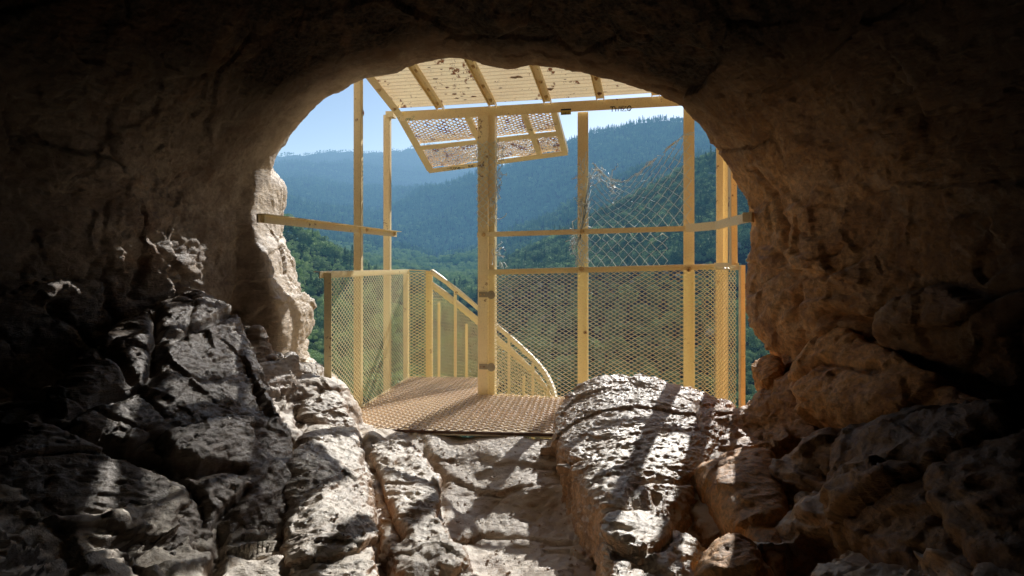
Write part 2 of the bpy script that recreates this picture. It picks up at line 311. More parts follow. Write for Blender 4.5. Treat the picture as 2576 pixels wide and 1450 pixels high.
def rock_disp(P, amp=1., fine=1., seed=0, bed=1.):
    P0 = P; wallf = 1-.6*np.clip((P[:, 2]-.9)/.6, 0, 1)
    P = P+seed*3.1
    W = np.stack([fbm(P*1.7+5, 2), fbm(P*1.7+31, 2), fbm(P*1.7+77, 2)], 1)*.10
    B = (P+W)@np.array([[.93, -.2, .3], [.25, .96, -.1], [-.27, .18, .95]], np.float32).T
    v1, c1 = facets(B*np.array([1.4, 1.6, 2.4]), 1)
    v2, c2 = facets((P+W*.3)@ROT.T*np.array([4., 5., 6.5]), 2)
    v3, c3 = facets((P+W*.3)@ROT*np.array([13., 15., 19.]), 3)
    w1 = .25+.75*wallf
    ax_ = np.abs(P0[:, 0]); SK = np.stack([(ax_*.75+P0[:, 2]*.62+.1*fbm(P0*1.3, 2))*8., P0[:, 1]*2.6, (ax_*.6-P0[:, 2]*.75)*1.1], 1)
    d = .075*v1*w1+.026*v2*w1+.007*v3
    d -= .030*np.clip(1-c1/.08, 0, 1)**2*(fbm(P*1.1+9, 2) > 0)*wallf
    def beds(k, amp, warp, m0):
        q = B[:, 2]*k+fbm(P*warp, 3)*.9; t = q-np.floor(q); saw = np.where(t < .84, t/.84, (1-t)/.16)
        return amp*saw*np.clip(fbm(P*.9+m0, 2)*2+.6, 0, 1)
    d += bed*(beds(6.5, .024, 1.4, 50)*w1+beds(19., .009, 3., 60)*w1)
    d += .008*fbm(P*3.1, 2, .5)+(1-wallf)*(.030*fbm(SK, 3, .5)+.035*fbm(P*1.15+70, 2, .4))
    pk = .35+.65*wallf
    e = .0050*fbm(B*np.array([9., 12, 34]), 3, .6, True)+.0035*fbm(P*33, 2, .6)
    pit = vnoise(B*np.array([15., 17, 34])); e = e*(.6+.4*wallf); e -= .020*pk*pk*np.clip(pit-.34, 0, 1)*np.clip(fbm(P*1.3+40, 2)*1.5+.3, 0, 1)
    Yv = np.maximum(P0[:, 1], .6); px = P0[:, 0]/Yv*F+CX; py = HZ-(P0[:, 2]-EYE)/Yv*F; cr = np.zeros(len(P0), np.float32)
    wob = vnoise(P0*9)*.016
    for wd, dep, pl in CRACKS:
        for (ax, ay), (bx, by) in zip(pl[:-1], pl[1:]):
            t = np.clip(((px-ax)*(bx-ax)+(py-ay)*(by-ay))/((bx-ax)**2+(by-ay)**2), 0, 1); q = np.hypot(px-ax-t*(bx-ax), py-ay-t*(by-ay))*Yv/F+wob
            cr = np.maximum(cr, dep*np.exp(-(q/wd)**2)*(P0[:, 1] > .7))
    return amp*d+fine*e-cr
CRACKS = [(.022, .06, [(170, 1060), (230, 1085), (330, 1120), (450, 1165), (500, 1185), (560, 1180), (610, 1190)]), (.03, .07, [(392, 790), (400, 850), (395, 920), (380, 960)]),
    (.02, .05, [(400, 850), (450, 845), (520, 815), (590, 785)]), (.025, .06, [(0, 950), (60, 985), (140, 1040), (180, 1060)]), (.02, .05, [(130, 770), (230, 860), (300, 920), (330, 960)]),
    (.02, .05, [(330, 745), (345, 690), (360, 650)]), (.02, .05, [(180, 1040), (260, 1000), (350, 985), (420, 1040)]), (.03, .08, [(2085, 785), (2150, 800), (2230, 850), (2330, 910), (2400, 930), (2576, 1010)]),
    (.02, .05, [(1960, 960), (2050, 900), (2200, 930)]), (.025, .07, [(910, 1065), (917, 1155), (950, 1210), (970, 1290), (1000, 1340)]), (.025, .07, [(1060, 1110), (1110, 1200), (1120, 1300), (1150, 1360)]),
    (.02, .05, [(2000, 620), (1985, 560), (1960, 500), (1900, 430)]), (.02, .04, [(1980, 640), (2030, 700), (2020, 800)]), (.02, .05, [(620, 1240), (560, 1300), (540, 1450)])]
def rock_object(name, fn, lo, hi, h, levels, mat, amp=1., fine=1., seed=0, hold=None):
    V, Q = surface_nets(fn, lo, hi, h); me, P, Nn = refine(V, Q, levels)
    d = rock_disp(P, amp, fine, seed, BED.get(seed, 1.))
    if hold is not None: d = hold(P, d)
    P2 = P+Nn*d[:, None]
    me.vertices.foreach_set('co', P2.astype(np.float32).ravel()); me.polygons.foreach_set('use_smooth', np.ones(len(me.polygons), bool)); me.update()
    me.name = name; o = bpy.data.objects.new(name, me); C.objects.link(o); me.materials.clear(); me.materials.append(mat)
    return o
BED = {1: .4, 2: .8, 12: .7, 5: .4, 11: .5, 13: .7, 3: .5, 6: .3}
def hull_fn(pts, k=26.):
    bm = bmesh.new()
    for p in pts: bm.verts.new(p)
    bmesh.ops.convex_hull(bm, input=bm.verts); bm.normal_update()
    pl = {tuple(round(x, 2) for x in (*f.normal, f.normal.dot(f.verts[0].co))) for f in bm.faces if f.calc_area() > 1e-5}; bm.free()
    def fn(X, Y, Z):
        s = None; mx = None
        D = [X*a+Y*b+Z*c-d for a, b, c, d in pl]; mx = D[0]
        for q in D[1:]: mx = np.maximum(mx, q)
        s = sum(np.exp(k*(q-mx)) for q in D)
        return mx+np.log(s)/k-.01
    return fn
def hull_rock(name, pts, h, levels, mat, amp=1., fine=1., seed=0, k=26.):
    pts = [np.asarray(p, float) for p in pts]; A = np.array(pts)
    return rock_object(name, hull_fn(pts, k), A.min(0)-.25, A.max(0)+.25, h, levels, mat, amp, fine, seed)

# ------------------------------------------------------------------ the cave
def yc(x): return 4.66-.12*x                            # plane of the cliff face
contour = [(600, 1700), (640, 1300), (640, 1000), (640, 900), (645, 800), (650, 720), (654, 650), (656, 600), (657, 530), (672, 490), (692, 445), (714, 400), (732, 372), (757, 338),
    (792, 298), (832, 262), (872, 234), (907, 211), (960, 203), (1000, 193), (1040, 172), (1090, 163), (1135, 158), (1180, 163), (1215, 175), (1250, 187), (1300, 185), (1345, 179),
    (1400, 190), (1480, 205), (1560, 226), (1640, 254), (1690, 281), (1722, 310), (1752, 335), (1775, 375), (1803, 400), (1832, 450), (1856, 500), (1868, 560), (1872, 640), (1868, 700),
    (1866, 790), (1882, 830), (1906, 860), (1922, 900), (1905, 930), (1903, 980), (1950, 1060), (2050, 1200), (2100, 1700)]
def unproj_cliff(px, py):
    c = (px-CX)/F; Y = 4.66/(1+.12*c); return (c*Y, EYE-(py-HZ)/F*Y)
def poly_sdf(poly, X, Z):
    shp = X.shape; x = X.ravel(); z = Z.ravel(); d = np.full(x.shape, 9e9); inside = np.zeros(x.shape, bool); n = len(poly)
    for i in range(n):
        ax, az = poly[i]; bx, bz = poly[(i+1) % n]; ex, ez = bx-ax, bz-az
        t = np.clip(((x-ax)*ex+(z-az)*ez)/(ex*ex+ez*ez), 0, 1); d = np.minimum(d, (x-ax-t*ex)**2+(z-az-t*ez)**2)
        c = (az > z) != (bz > z); inside ^= c & (x < (bx-ax)*(z-az)/(bz-az+1e-12)+ax)
    return (np.sqrt(d)*np.where(inside, -1, 1)).reshape(shp)
MOUTH = [unproj_cliff(*p) for p in contour]
floor_pts = [  # px, py, Y : points measured on the visible floor and ledges
    (1130, 1096, 4.42), (1300, 1100, 4.40), (980, 1085, 4.42), (1130, 1160, 4.05), (1200, 1230, 3.85), (1220, 1300, 3.62), (1230, 1380, 3.3), (1230, 1450, 3.02), (1330, 1200, 3.9), (1380, 1330, 3.5),
    (1040, 1105, 4.25), (1000, 1130, 4.05), (1050, 1200, 3.65), (1080, 1300, 3.20), (1110, 1370, 2.95), (980, 1250, 3.35), (1000, 1400, 2.80), (960, 1180, 3.65), (1180, 1440, 2.9),
    (905, 1075, 4.12), (900, 1130, 3.75), (905, 1210, 3.42), (850, 1100, 3.85), (800, 1200, 3.35), (880, 1300, 2.98), (920, 1400, 2.72), (790, 1330, 2.85), (780, 1430, 2.55), (730, 1130, 3.55), (760, 1060, 4.0),
    (870, 1045, 4.34), (830, 960, 4.50), (760, 920, 4.62), (740, 970, 4.3), (700, 1040, 3.95), (690, 960, 4.1), (700, 880, 4.4), (650, 900, 4.0),
    (690, 1110, 3.15), (735, 1190, 2.80), (738, 1290, 2.50), (715, 1430, 2.18), (640, 1000, 3.55), (625, 900, 3.75), (600, 830, 3.95), (560, 800, 3.8), (640, 780, 4.2),
    (560, 1020, 3.15), (500, 930, 3.25), (430, 860, 3.15), (600, 1150, 2.75), (500, 1100, 2.7), (400, 1000, 2.75), (560, 1300, 2.3), (400, 1200, 2.3), (250, 1050, 2.45), (100, 1000, 2.3),
    (180, 1250, 2.0), (20, 1150, 2.0), (400, 1400, 1.95), (600, 1430, 2.02), (150, 1430, 1.65), (-200, 1300, 1.5),
    (1500, 1250, 3.6), (1700, 1400, 3.0), (1560, 1440, 2.9), (1620, 1440, 2.8), (1880, 1040, 4.25), (1900, 1120, 3.75), (1850, 1180, 3.55), (1800, 1300, 3.1), (1770, 1430, 2.7),
    (1960, 1010, 3.9), (2000, 920, 3.9), (1960, 1180, 3.2), (2000, 1300, 2.75), (1950, 1430, 2.35), (2100, 1100, 2.95), (2150, 1250, 2.45), (2250, 1440, 1.95), (2300, 1200, 2.35), (2600, 1300, 1.75), (2500, 1050, 2.3)]
FP = np.array([at(p[0], p[1], p[2]*(1.1 if p[0] < 700 and p[1] > 850 else 1)) for p in floor_pts])
extra = np.array([(-.9, 4.5, -.02), (-.5, 4.47, -.03), (-.1, 4.43, -.03), (.25, 4.40, -.03), (-.5, 4.3, -.03), (0, 4.25, -.035), (0, 1.5, -.3), (0, 0, -.35), (0, -2, -.3), (-1.2, .8, .15), (-1.8, -.5, .3), (1.2, .8, .1), (1.7, -.5, .3), (-.6, 1.8, -.1), (.5, 1.9, -.3), (.2, 4.7, -.1), (-1.0, 5.1, .0), (1.5, 5., -.2), (-.3, 5.2, -.35), (.8, 5.2, -.35)])
FP[:, 2] -= np.where([(p[0] < 1150) & (p[1] > 1040 or p[0] < 600) for p in floor_pts], .07, 0)
FP = np.concatenate([FP, extra])
def floor_h(X, Y):
    shp = X.shape; P = np.stack([X.ravel(), Y.ravel()], 1); num = np.zeros(len(P)); den = np.zeros(len(P))
    for x, y, z in FP:
        q = ((P[:, 0]-x)**2+((P[:, 1]-y)*.8)**2); w = 1/(q+.007)**2.4; num += w*z; den += w
    return (num/den).reshape(shp)
def smin(a, b, k):
    h = np.clip(.5+.5*(b-a)/k, 0, 1); return b*(1-h)+a*h-k*h*(1-h)
outer_band = [at(px, py, 5.0)[[0, 2]] for px, py in [(200, 330), (640, 380), (692, 452), (694, 480), (684, 530), (690, 600), (714, 640), (722, 700), (742, 760), (756, 800), (752, 850), (748, 900), (790, 940), (820, 1000), (840, 1060), (860, 1150), (200, 1300)]]
def cave_fn(X, Y, Z):
    x2, z2 = X[:, 0, :], Z[:, 0, :]
    d2 = poly_sdf(MOUTH, x2, z2)[:, None, :]
    t = yc(X)-Y
    ti = np.maximum(t, 0)
    e = np.where(t > 0, .10*ti+.085*ti**1.6, 0)
    e = e*(1+.2*np.clip(-X-.5, 0, 1))
    e = np.minimum(e, 1.25); e = e+np.exp(-((t-.0)/.10)**2)*.03
    side = np.clip((np.abs(X)-.6), 0, 1); e = e+.10*ti*side*(Z < 1.2)*0
    air = d2-e
    air = np.maximum(air, -(Y+3.5)); air = np.maximum(air, air)          # closed behind
    rock = -air
    rock = np.maximum(rock, Y-yc(X))                                     # the rock ends at the cliff face
    fh = floor_h(X[:, :, 0], Y[:, :, 0])[:, :, None]
    fl = (Z-fh)*.8; fl = np.maximum(fl, (Y-(4.66-.05*X)-.05*np.sin(X*9)))
    rock = smin(rock, fl, .05)
    band = np.maximum(poly_sdf(outer_band, x2, z2)[:, None, :]+.10*np.clip(Y-4.7, 0, 2)**2, np.maximum(Y-5.35, 4.58-Y))
    return smin(rock, band, .06)
def hold_mouth(P, d):
    path = np.exp(-(((P[:, 0]+.10+.22*(4.3-P[:, 1])*0)/.42)**2)**2)*(P[:, 2] < .15)*(P[:, 1] > 1.5)
    return d*np.clip(1.0-.68*np.exp(-((P[:, 1]-4.7)/.5)**2)*(P[:, 2] > -.1), 0, 1)*(1-.55*path)
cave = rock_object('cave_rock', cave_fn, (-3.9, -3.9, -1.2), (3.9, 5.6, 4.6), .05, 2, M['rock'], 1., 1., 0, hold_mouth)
tag(cave, 'dark limestone cave walls, roof and floor around the bright opening', 'cave', kind='structure')

def at_list(*p): return [at(*q) for q in p]
sb = at_list((1378, 1092, 4.15), (1405, 1008, 4.65), (1450, 960, 4.82), (1500, 938, 4.88), (1570, 929, 4.92), (1620, 938, 4.88), (1700, 958, 4.75), (1800, 992, 4.5), (1862, 1022, 4.28), (1860, 1100, 3.9),
             (1790, 1200, 3.5), (1700, 1310, 3.02), (1530, 1300, 2.86), (1482, 1168, 3.42), (1400, 1095, 3.98))
bottom = [p*np.array([1.02, 1, 0])+np.array([0, .05, -.6]) for p in sb]
o = hull_rock('boulder', sb+bottom, .05, 3, M['rock_lit'], .42, 1.2, 1, 90.)
tag(o, 'big sunlit boulder striped with post shadows at the platform edge', 'boulder')
lb = at_list((1505, 1290, 2.86), (1700, 1290, 3.0), (1795, 1360, 2.68), (1770, 1500, 2.35), (1570, 1500, 2.22), (1540, 1400, 2.42), (1518, 1320, 2.72))
o = hull_rock('boulder', lb+[p-np.array([0, 0, .5]) for p in lb], .05, 3, M['rock_lit'], .6, 1.2, 2, 70.)
tag(o, 'rough low boulder below the striped boulder, bottom edge of the cave floor', 'boulder')
rb = at_list((1960, 960, 3.75), (2010, 870, 3.7), (2085, 790, 3.6), (2200, 850, 3.3), (2420, 950, 2.8), (2560, 1010, 2.5), (1975, 1000, 3.5), (2200, 1090, 2.95), (2330, 1060, 2.7), (2100, 1045, 3.15))
o = hull_rock('boulder', rb+[p+np.array([.5, .2, -.3]) for p in rb], .06, 2, M['rock_warm'], .6, .8, 3, 80.)
tag(o, 'tan brown wedge shaped block under the diagonal crack of the shaded wall', 'boulder')
db = at_list((2055, 1190, 2.5), (2110, 1110, 2.6), (2170, 1062, 2.6), (2350, 1040, 2.35), (2650, 1000, 1.9), (2050, 1290, 2.3), (2150, 1400, 1.95), (2400, 1560, 1.55), (2700, 1500, 1.4), (2300, 1200, 1.95), (2100, 1210, 2.25))
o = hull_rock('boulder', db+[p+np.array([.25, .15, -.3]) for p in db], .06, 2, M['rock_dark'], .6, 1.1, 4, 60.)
tag(o, 'dark pitted boulder in deep shade at the lower corner', 'boulder')
rs = at_list((1755, 1180, 3.3), (1800, 1190, 3.1), (1850, 1250, 2.85), (1870, 1350, 2.55), (1990, 1400, 2.35), (1990, 1500, 2.2), (1900, 1200, 3.1), (1930, 1110, 3.4), (1860, 1120, 3.6), (1800, 1150, 3.5), (1950, 1280, 2.7))
o = hull_rock('boulder', rs+[p+np.array([.1, .1, -.5]) for p in rs], .05, 2, M['rock_warm'], .35, .7, 5, 90.)
tag(o, 'orange lit ridge of rock between striped boulder and dark pitted boulder', 'boulder')
rr = at_list((1740, 1450, 2.4), (1750, 1400, 2.45), (1790, 1355, 2.5), (1860, 1320, 2.55), (1900, 1400, 2.25), (1960, 1500, 2.0), (1740, 1520, 2.2))
o = hull_rock('boulder', rr+[p+np.array([.1, .1, -.4]) for p in rr], .045, 2, M['rock_warm'], .6, 1., 6, 40.)
tag(o, 'small peach coloured rock at the bottom edge, in front of orange ridge', 'boulder')
ch = at_list((1893, 905, 4.25), (1925, 893, 4.2), (1960, 905, 4.1), (1975, 960, 4.0), (1900, 965, 4.2), (1915, 965, 3.95))
o = hull_rock('boulder', ch+[p+np.array([.06, .08, -.12]) for p in ch], .025, 2, M['rock_warm'], .3, .8, 7, 110.)
tag(o, 'small reddish block wedged at the foot of shaded wall beside fence', 'boulder')
def slab(pts, mat, seed, label, amp=.45, fine=1.1, h=.05, k=80., lv=3, down=(0, 0, -.35), cat='rock ledge'):
    P = at_list(*pts); dn = np.array(down, float)
    o = hull_rock('rock_ledge', P+[p+dn for p in P], h, lv, mat, amp, fine, seed, k); tag(o, label, cat); return o
slab([(770, 1062, 3.95), (905, 1075, 4.12), (915, 1150, 3.62), (912, 1215, 3.28), (930, 1330, 2.78), (965, 1450, 2.40), (980, 1530, 2.15), (725, 1530, 2.12), (725, 1450, 2.27), (738, 1300, 2.6), (722, 1150, 3.05)], M['rock_lit'], 11,
     'long glaring white rock ledge sloping down between dark slab and lower brown ledge', .40)
slab([(935, 1110, 4.1), (1000, 1105, 4.15), (1055, 1115, 4.1), (1108, 1194, 3.6), (1118, 1273, 3.2), (1137, 1351, 2.88), (1165, 1430, 2.62), (1000, 1480, 2.45), (965, 1300, 2.98), (925, 1180, 3.55)], M['rock_lit'], 12,
     'stepped brown rock ledge beside the sandy path, right of the white ledge', .6, 1.3, down=(0, 0, -.25))
slab([(600, 830, 3.95), (625, 900, 3.78), (640, 1000, 3.52), (690, 1100, 3.28), (738, 1190, 3.02), (742, 1290, 2.78), (722, 1450, 2.52), (700, 1560, 2.35), (400, 1560, 2.1), (100, 1400, 2.0), (-100, 1200, 2.0), (180, 1060, 2.6), (400, 870, 3.3), (520, 820, 3.7), (585, 770, 4.15), (500, 720, 4.05), (380, 760, 3.7), (200, 880, 2.95)], M['rock_slab'], 13,
     'broad dark polished rock slab with long cracks, glinting blue, in the shade', .5, 1.0, .06, down=(-.1, .35, -.45))
slab([(752, 905, 4.62), (800, 932, 4.56), (838, 968, 4.45), (872, 1045, 4.3), (900, 1068, 4.18), (760, 1068, 3.95), (735, 985, 4.2)], M['rock_lit'], 14,
     'layered rock step tucked against the foot of the mesh railing', .5, .8, .04)
slab([(400, 1180, 2.2), (640, 1230, 2.45), (720, 1330, 2.3), (700, 1560, 1.85), (480, 1560, 1.7), (560, 1300, 2.1)], M['rock_slab'], 15,
     'dark overhanging lip of rock below the polished slab, bottom of the view', .7, 1.2, .05) if False else None
lk = at_list((630, 900, 4.1), (665, 878, 4.15), (740, 885, 4.3), (752, 960, 4.25), (748, 985, 4.2), (700, 1010, 4.0), (665, 1010, 3.9), (640, 970, 3.85))
o = hull_rock('boulder', lk+[p+np.array([-.15, .1, -.1]) for p in lk], .04, 2, M['rock_lit'], .5, .7, 8, 90.)
tag(o, 'bright cracked rock bulge jutting from the sunlit left ledge', 'boulder')
kn = at_list((735, 1140, 3.1), (700, 1150, 3.0), (722, 1180, 2.95), (745, 1190, 2.98), (748, 1160, 3.05))
bs = at_list((1060, 1450, 2.75), (1100, 1410, 2.8), (1150, 1388, 2.8), (1180, 1400, 2.75), (1190, 1460, 2.6), (1120, 1500, 2.55), (1040, 1500, 2.6))
o = hull_rock('boulder', bs+[p-np.array([0, 0, .25]) for p in bs], .03, 2, M['rock_lit'], .4, .8, 9, 50.)
tag(o, 'smooth pointed rock poking up at the bottom edge of the path', 'boulder')

# loose chips of stone and grit lying on the path and ledges
bpy.context.view_layer.update(); dg = bpy.context.evaluated_depsgraph_get(); rg0 = np.random.default_rng(77); mbg = MB()
for k in range(1500):
    x, y = rg0.uniform(-1.0, .75), rg0.uniform(2.3, 4.5)
    if rg0.random() > .35+.65*math.exp(-((x+.15)/.35)**2): continue
    hit, loc, nrm_, *_r = S.ray_cast(dg, Vector((x, y, .9)), Vector((0, 0, -1)))
    if not hit or nrm_.z < .6 or loc.z > .45: continue
    r_ = .004+.012*rg0.random()**4; q = rg0.normal(0, 1, (6, 3)); q /= np.linalg.norm(q, axis=1)[:, None]; base = np.array([[1, 0, 0], [-1, 0, 0], [0, 1, 0], [0, -1, 0], [0, 0, 1], [0, 0, -1]])*.8+q*.35
    mbg.add(np.array(loc)+base*r_*np.array([1, 1, .6])+np.array([0, 0, r_*.25]), [[0, 2, 4, 4], [2, 1, 4, 4], [1, 3, 4, 4], [3, 0, 4, 4], [2, 0, 5, 5], [1, 2, 5, 5], [3, 1, 5, 5], [0, 3, 5, 5]])
tag(mbg.build('gravel', M['rock_lit']), 'loose stone chips and grit lying on the cave path', 'gravel', kind='stuff')

# ------------------------------------------------------------------ steelwork
def fline(c):                                          # front fence line: point at column px
    k = (c-CX)/F; Y = 5.75/(1+.255*k); return np.array([k*Y, Y, 0.])
FD = np.array([1, -.255, 0]); FD = FD/np.linalg.norm(FD); FN = np.array([-.247, -.969, 0.])   # along fence, towards the cave
LA, LB = np.array([-1.245, 4.52, 0]), np.array([-.98, 6.8, 0]); LD = (LB-LA)/np.linalg.norm(LB-LA); LN = np.array([LD[1], -LD[0], 0])
Z = np.array([0, 0, 1.])
def up(p, z): return np.array([p[0], p[1], z])
def expanded(mb, fn, L, H, cw, ch, w, t, nrm, jitter=0., hexa=False, trim=None):
    """Expanded metal: fn(u,v)->point, u in 0..L, v in 0..H metres; zigzag strands meeting at nodes."""
    rows = max(1, int(round(2*H/ch))); chh = H/rows; cols = int(round(L/cw*2)); du = L/cols
    for r in range(rows+1):
        for ph in (0,):
            us, vs = [], []
            for i in range(cols+1):
                s = 1 if (i+r) % 2 else -1
                v = r*chh+s*chh*.46
                if hexa:
                    us += [i*du-du*.22, i*du+du*.22]; vs += [v, v]
                else:
                    us += [i*du]; vs += [v]
            us = np.clip(np.array(us), 0, L); vs = np.clip(np.array(vs), 0, H)
            P = fn(us, vs)
            if jitter: P = P+np.random.default_rng(r).normal(0, jitter, P.shape)
            if trim is not None:
                ok = trim(us, vs); run = []
                for q, p in zip(ok, P):
                    if q: run.append(p)
                    else:
                        if len(run) > 1: mb.strip(run, w, t, nrm)
                        run = []
                if len(run) > 1: mb.strip(run, w, t, nrm)
            else: mb.strip(P, w, t, nrm)
    return mb
def panel(p0, p1, z0, z1, off, cw, ch, w, t, nrm, sl=0.):
    L = np.linalg.norm(p1-p0); d = (p1-p0)/L
    def fn(u, v): return (p0+off)[None]+d[None]*u[:, None]+Z[None]*(z0+v+sl*u*v/(z1-z0))[:, None]
    return expanded(MB(), fn, L, z1-z0, cw, ch, w, t, nrm)

# platform
plat = thing('steel_platform', 'rusty expanded steel platform at the cave mouth', 'platform', (0.1, 5.2, 0))
pA, pB, pC, pD = np.array([-1.235, 4.62, 0]), np.array([1.50, 4.36, 0]), np.array([1.59, 5.34, 0]), np.array([-.17, 5.82, 0])
pE, pF = np.array([-.13, 6.62, 0]), np.array([-1.0, 6.66, 0])
def in_poly(x, y, poly):
    r = np.zeros(np.shape(x), bool); n = len(poly)
    for i in range(n):
        ax, ay = poly[i][:2]; bx, by = poly[(i+1) % n][:2]
        c = (ay > y) != (by > y); r ^= c & (x < (bx-ax)*(y-ay)/(by-ay+1e-12)+ax)
    return r
PP = [pA, pB, pC, pD, pE, pF]
gd = np.array([.9935, -.114, 0]); gn = np.array([.114, .9935, 0]); g0 = np.array([-1.6, 4.3, 0])
def gfn(u, v): return g0[None]+gd[None]*u[:, None]+gn[None]*v[:, None]+Z[None]*(.002)
mb = MB(); rows = 68; cw, chh = .042, .036
for r in range(rows):
    n = 82; us = np.arange(n)*cw; vs = r*chh+np.where((np.arange(n)+r) % 2, .46, -.46)*chh*1.0
    us = np.repeat(us, 2); us[0::2] -= .007; us[1::2] += .007; vs = np.repeat(vs, 2)
    P = gfn(us, vs); P[:, 2] += np.where(((np.arange(n)+r) % 2), .004, -.003).repeat(2)
    ok = in_poly(P[:, 0], P[:, 1], PP); run = []
    for q, p in zip(ok, P):
        if q: run.append(p)
        else:
            if len(run) > 1: mb.strip(run, .0058, .0065, Z)
            run = []
    if len(run) > 1: mb.strip(run, .0058, .0065, Z)
mb.build('grating', M['grate'], plat)
mb = MB(); n = len(PP); V = [p+Z*z for z in (-.014, -.034) for p in PP]
bm = bmesh.new(); f = bm.faces.new([bm.verts.new(p-Z*.013) for p in PP]); ex = bmesh.ops.extrude_face_region(bm, geom=[f])
for v in ex['geom']:
    if isinstance(v, bmesh.types.BMVert): v.co.z -= .02
bmesh.ops.recalc_face_normals(bm, faces=bm.faces); me = bpy.data.meshes.new('deck_plate'); bm.to_mesh(me); bm.free(); link('deck_plate', me, M['deck'], plat)
mb = MB()
for i in range(6):
    a, b = PP[i], PP[(i+1) % 6]
    if i == 2: continue
    if i: mb.bar(a-Z*.035, b-Z*.035, .012, .055, np.cross(b-a, Z))
    else: MB().bar(a-Z*.012, b-Z*.012, .012, .018, np.cross(b-a, Z)).build('edge_strip', M['rust_steel'], plat)
mb.bar(pC-Z*.035, pD-Z*.035, .012, .055, np.cross(pD-pC, Z)); mb.build('edge_frame', M['paint_b'], plat)
for x in (-.9, -.2, .5, 1.2):
    MB().bar((x, 4.5, -.13), (x+.08, 5.6, -.13), .05, .10, (1, 0, 0)).build('joist', M['paint_b'], plat)

def bolt(p, nrm, parent, r=.013): MB().disc(p, nrm, r*1.5, .003, 12).disc(np.asarray(p)+np.asarray(nrm)*.003, nrm, r, .012, 6).build('bolt', M['bolt'], parent)

# left fence (mesh railing with two tall posts)
lf = thing('mesh_fence', 'cream mesh railing with two tall posts along the left of the platform', 'fence', tuple(LA))
def lw(t): return LA+(LB-LA)*t
MB().angle(lw(0)-Z*.05, up(lw(0), 1.05), .05, .006, LD, LN).build('post', M['paint_b'], lf)
for t, top in ((.325, 3.2), (.655, 2.42)):
    p = lw(t)-LN*.012; MB().angle(p-Z*.05, up(p, top), .052, .006, LD, -LN).bar(p+LD*.026+LN*.004-Z*.05, up(p+LD*.026+LN*.004, top), .05, .004, LD).build('post', M['paint'], lf)
for t in (.92,): MB().angle(lw(t)-LN*.01-Z*.05, up(lw(t)-LN*.01, 1.05), .045, .006, LD, -LN).build('post', M['paint'], lf)
MB().angle(up(lw(-.03), 1.06), up(lw(.93), 1.05), .045, .006, -LN, -Z).build('top_rail', M['paint'], lf)
panel(lw(0), lw(.92), .0, 1.045, LN*.012, .060, .034, .0058, .0010, LN).build('mesh_panel', M['mesh'], lf)
MB().bar(lw(0)-Z*.01+LN*.01, lw(.92)-Z*.01+LN*.01, .006, .06, LN).build('toe_plate', M['paint_b'], lf)
p = up(lw(.655), 2.42); MB().bar(p-LD*.03, p+LD*.06, .07, .05, LN).build('bracket', M['paint_b'], lf)
# sticker
sp = at(910, 278, 5.2); q = lw(.325); c = np.array([q[0], q[1], sp[2]])-LN*(-.003)+LD*.024
st = MB().disc(c, LN*-1*-1, .024, .001, 20, .024).build('sticker', M['sticker'], lf)
MB().disc(c+LN*.0015, LN, .012, .0006, 9, .012).build('sticker_print', M['red'], st)

# left mid rail anchored in rock
lr = thing('guard_rail', 'cream angle rail running from the left rock wall to two posts', 'rail', tuple(up(lw(.3), 1.37)))
a = at(648, 549, 3.85); a[2] = 1.37; b = up(lw(.69), 1.37)+LN*.03
d = (b-a)/np.linalg.norm(b-a); nn = np.cross(d, Z)
MB().angle(a+Z*.024, b+Z*.024, .050, .005, nn*1.0, -Z).build('angle_bar', M['paint'], lr)
MB().bar(a+d*.03-nn*.0, a+d*.05, .05, .05, nn).build('anchor_bracket', M['paint_b'], lr)
for t in (.325, .655): bolt(up(lw(t), 1.365)+LN*.036, LN, lr, .010)

# front fence: gate post, posts, rails, mesh, roof beam
ff = thing('mesh_fence', 'cream mesh fence of tall posts facing the cave, across the platform', 'fence', tuple(fline(1225)))
BEAMZ = 2.36
g = fline(1225); 
MB().bar(g+FD*-.024, up(g+FD*-.024, BEAMZ), .087, .09, FD).build('gate_post', M['paint_b'], ff)
MB().bar(g+FD*.044+FN*.02, up(g+FD*.044+FN*.02, BEAMZ), .045, .012, FD).bar(g+FD*.074+FN*-.0, up(g+FD*.074, BEAMZ), .008, .07, FD).build('jamb', M['paint'], ff)
for c, w in ((1465, .088), (1733, .085)):
    p = fline(c)-FN*.03; MB().angle(p-FD*w/2-Z*.02, up(p-FD*w/2, BEAMZ), w, .006, FD, -FN).bar(p+FD*w*.46+FN*.012-Z*.02, up(p+FD*w*.46+FN*.012, 1.04), .012, .03, FD).build('post', M['paint'], ff)
cr = fline(1802)
for p, w in ((cr, .05), (cr+FD*.045-FN*.05, .045)):
    MB().angle(up(p, -.02), up(p, BEAMZ), w, .006, FD, -FN).build('post', M['paint_b'], ff)
r0, r1 = up(g-FD*.065, 1.035), up(fline(1802), 1.088)
MB().angle(r0+FN*.052+Z*.02, r1+FN*.052+Z*.02, .045, .006, -FN, -Z).build('top_rail', M['paint'], ff)
pf0, pf1 = g+FD*.02, fline(1770); L = np.linalg.norm(pf1-pf0)
def ffn(u, v):
    z = v*(1.05+.03*u/L); 
    return (pf0+FN*.058)[None]+FD[None]*u[:, None]+Z[None]*z[:, None]
expanded(MB(), ffn, L, 1.0, .0555, .0305, .0060, .0012, FN).build('mesh_panel', M['mesh'], ff)
e0 = pf1+FN*.058; e1 = np.array([1.55, 4.72, 0]); LS = np.linalg.norm(e1-e0)+.12
ctrl = np.array([e0, e0+FD*.05, e0+FD*.085+FN*.04, e0+FD*.075+FN*.25, e0+FD*.10+FN*.32, e1])[:, :2]
cs = np.concatenate([[0], np.cumsum(np.linalg.norm(np.diff(ctrl, axis=0), axis=1))])
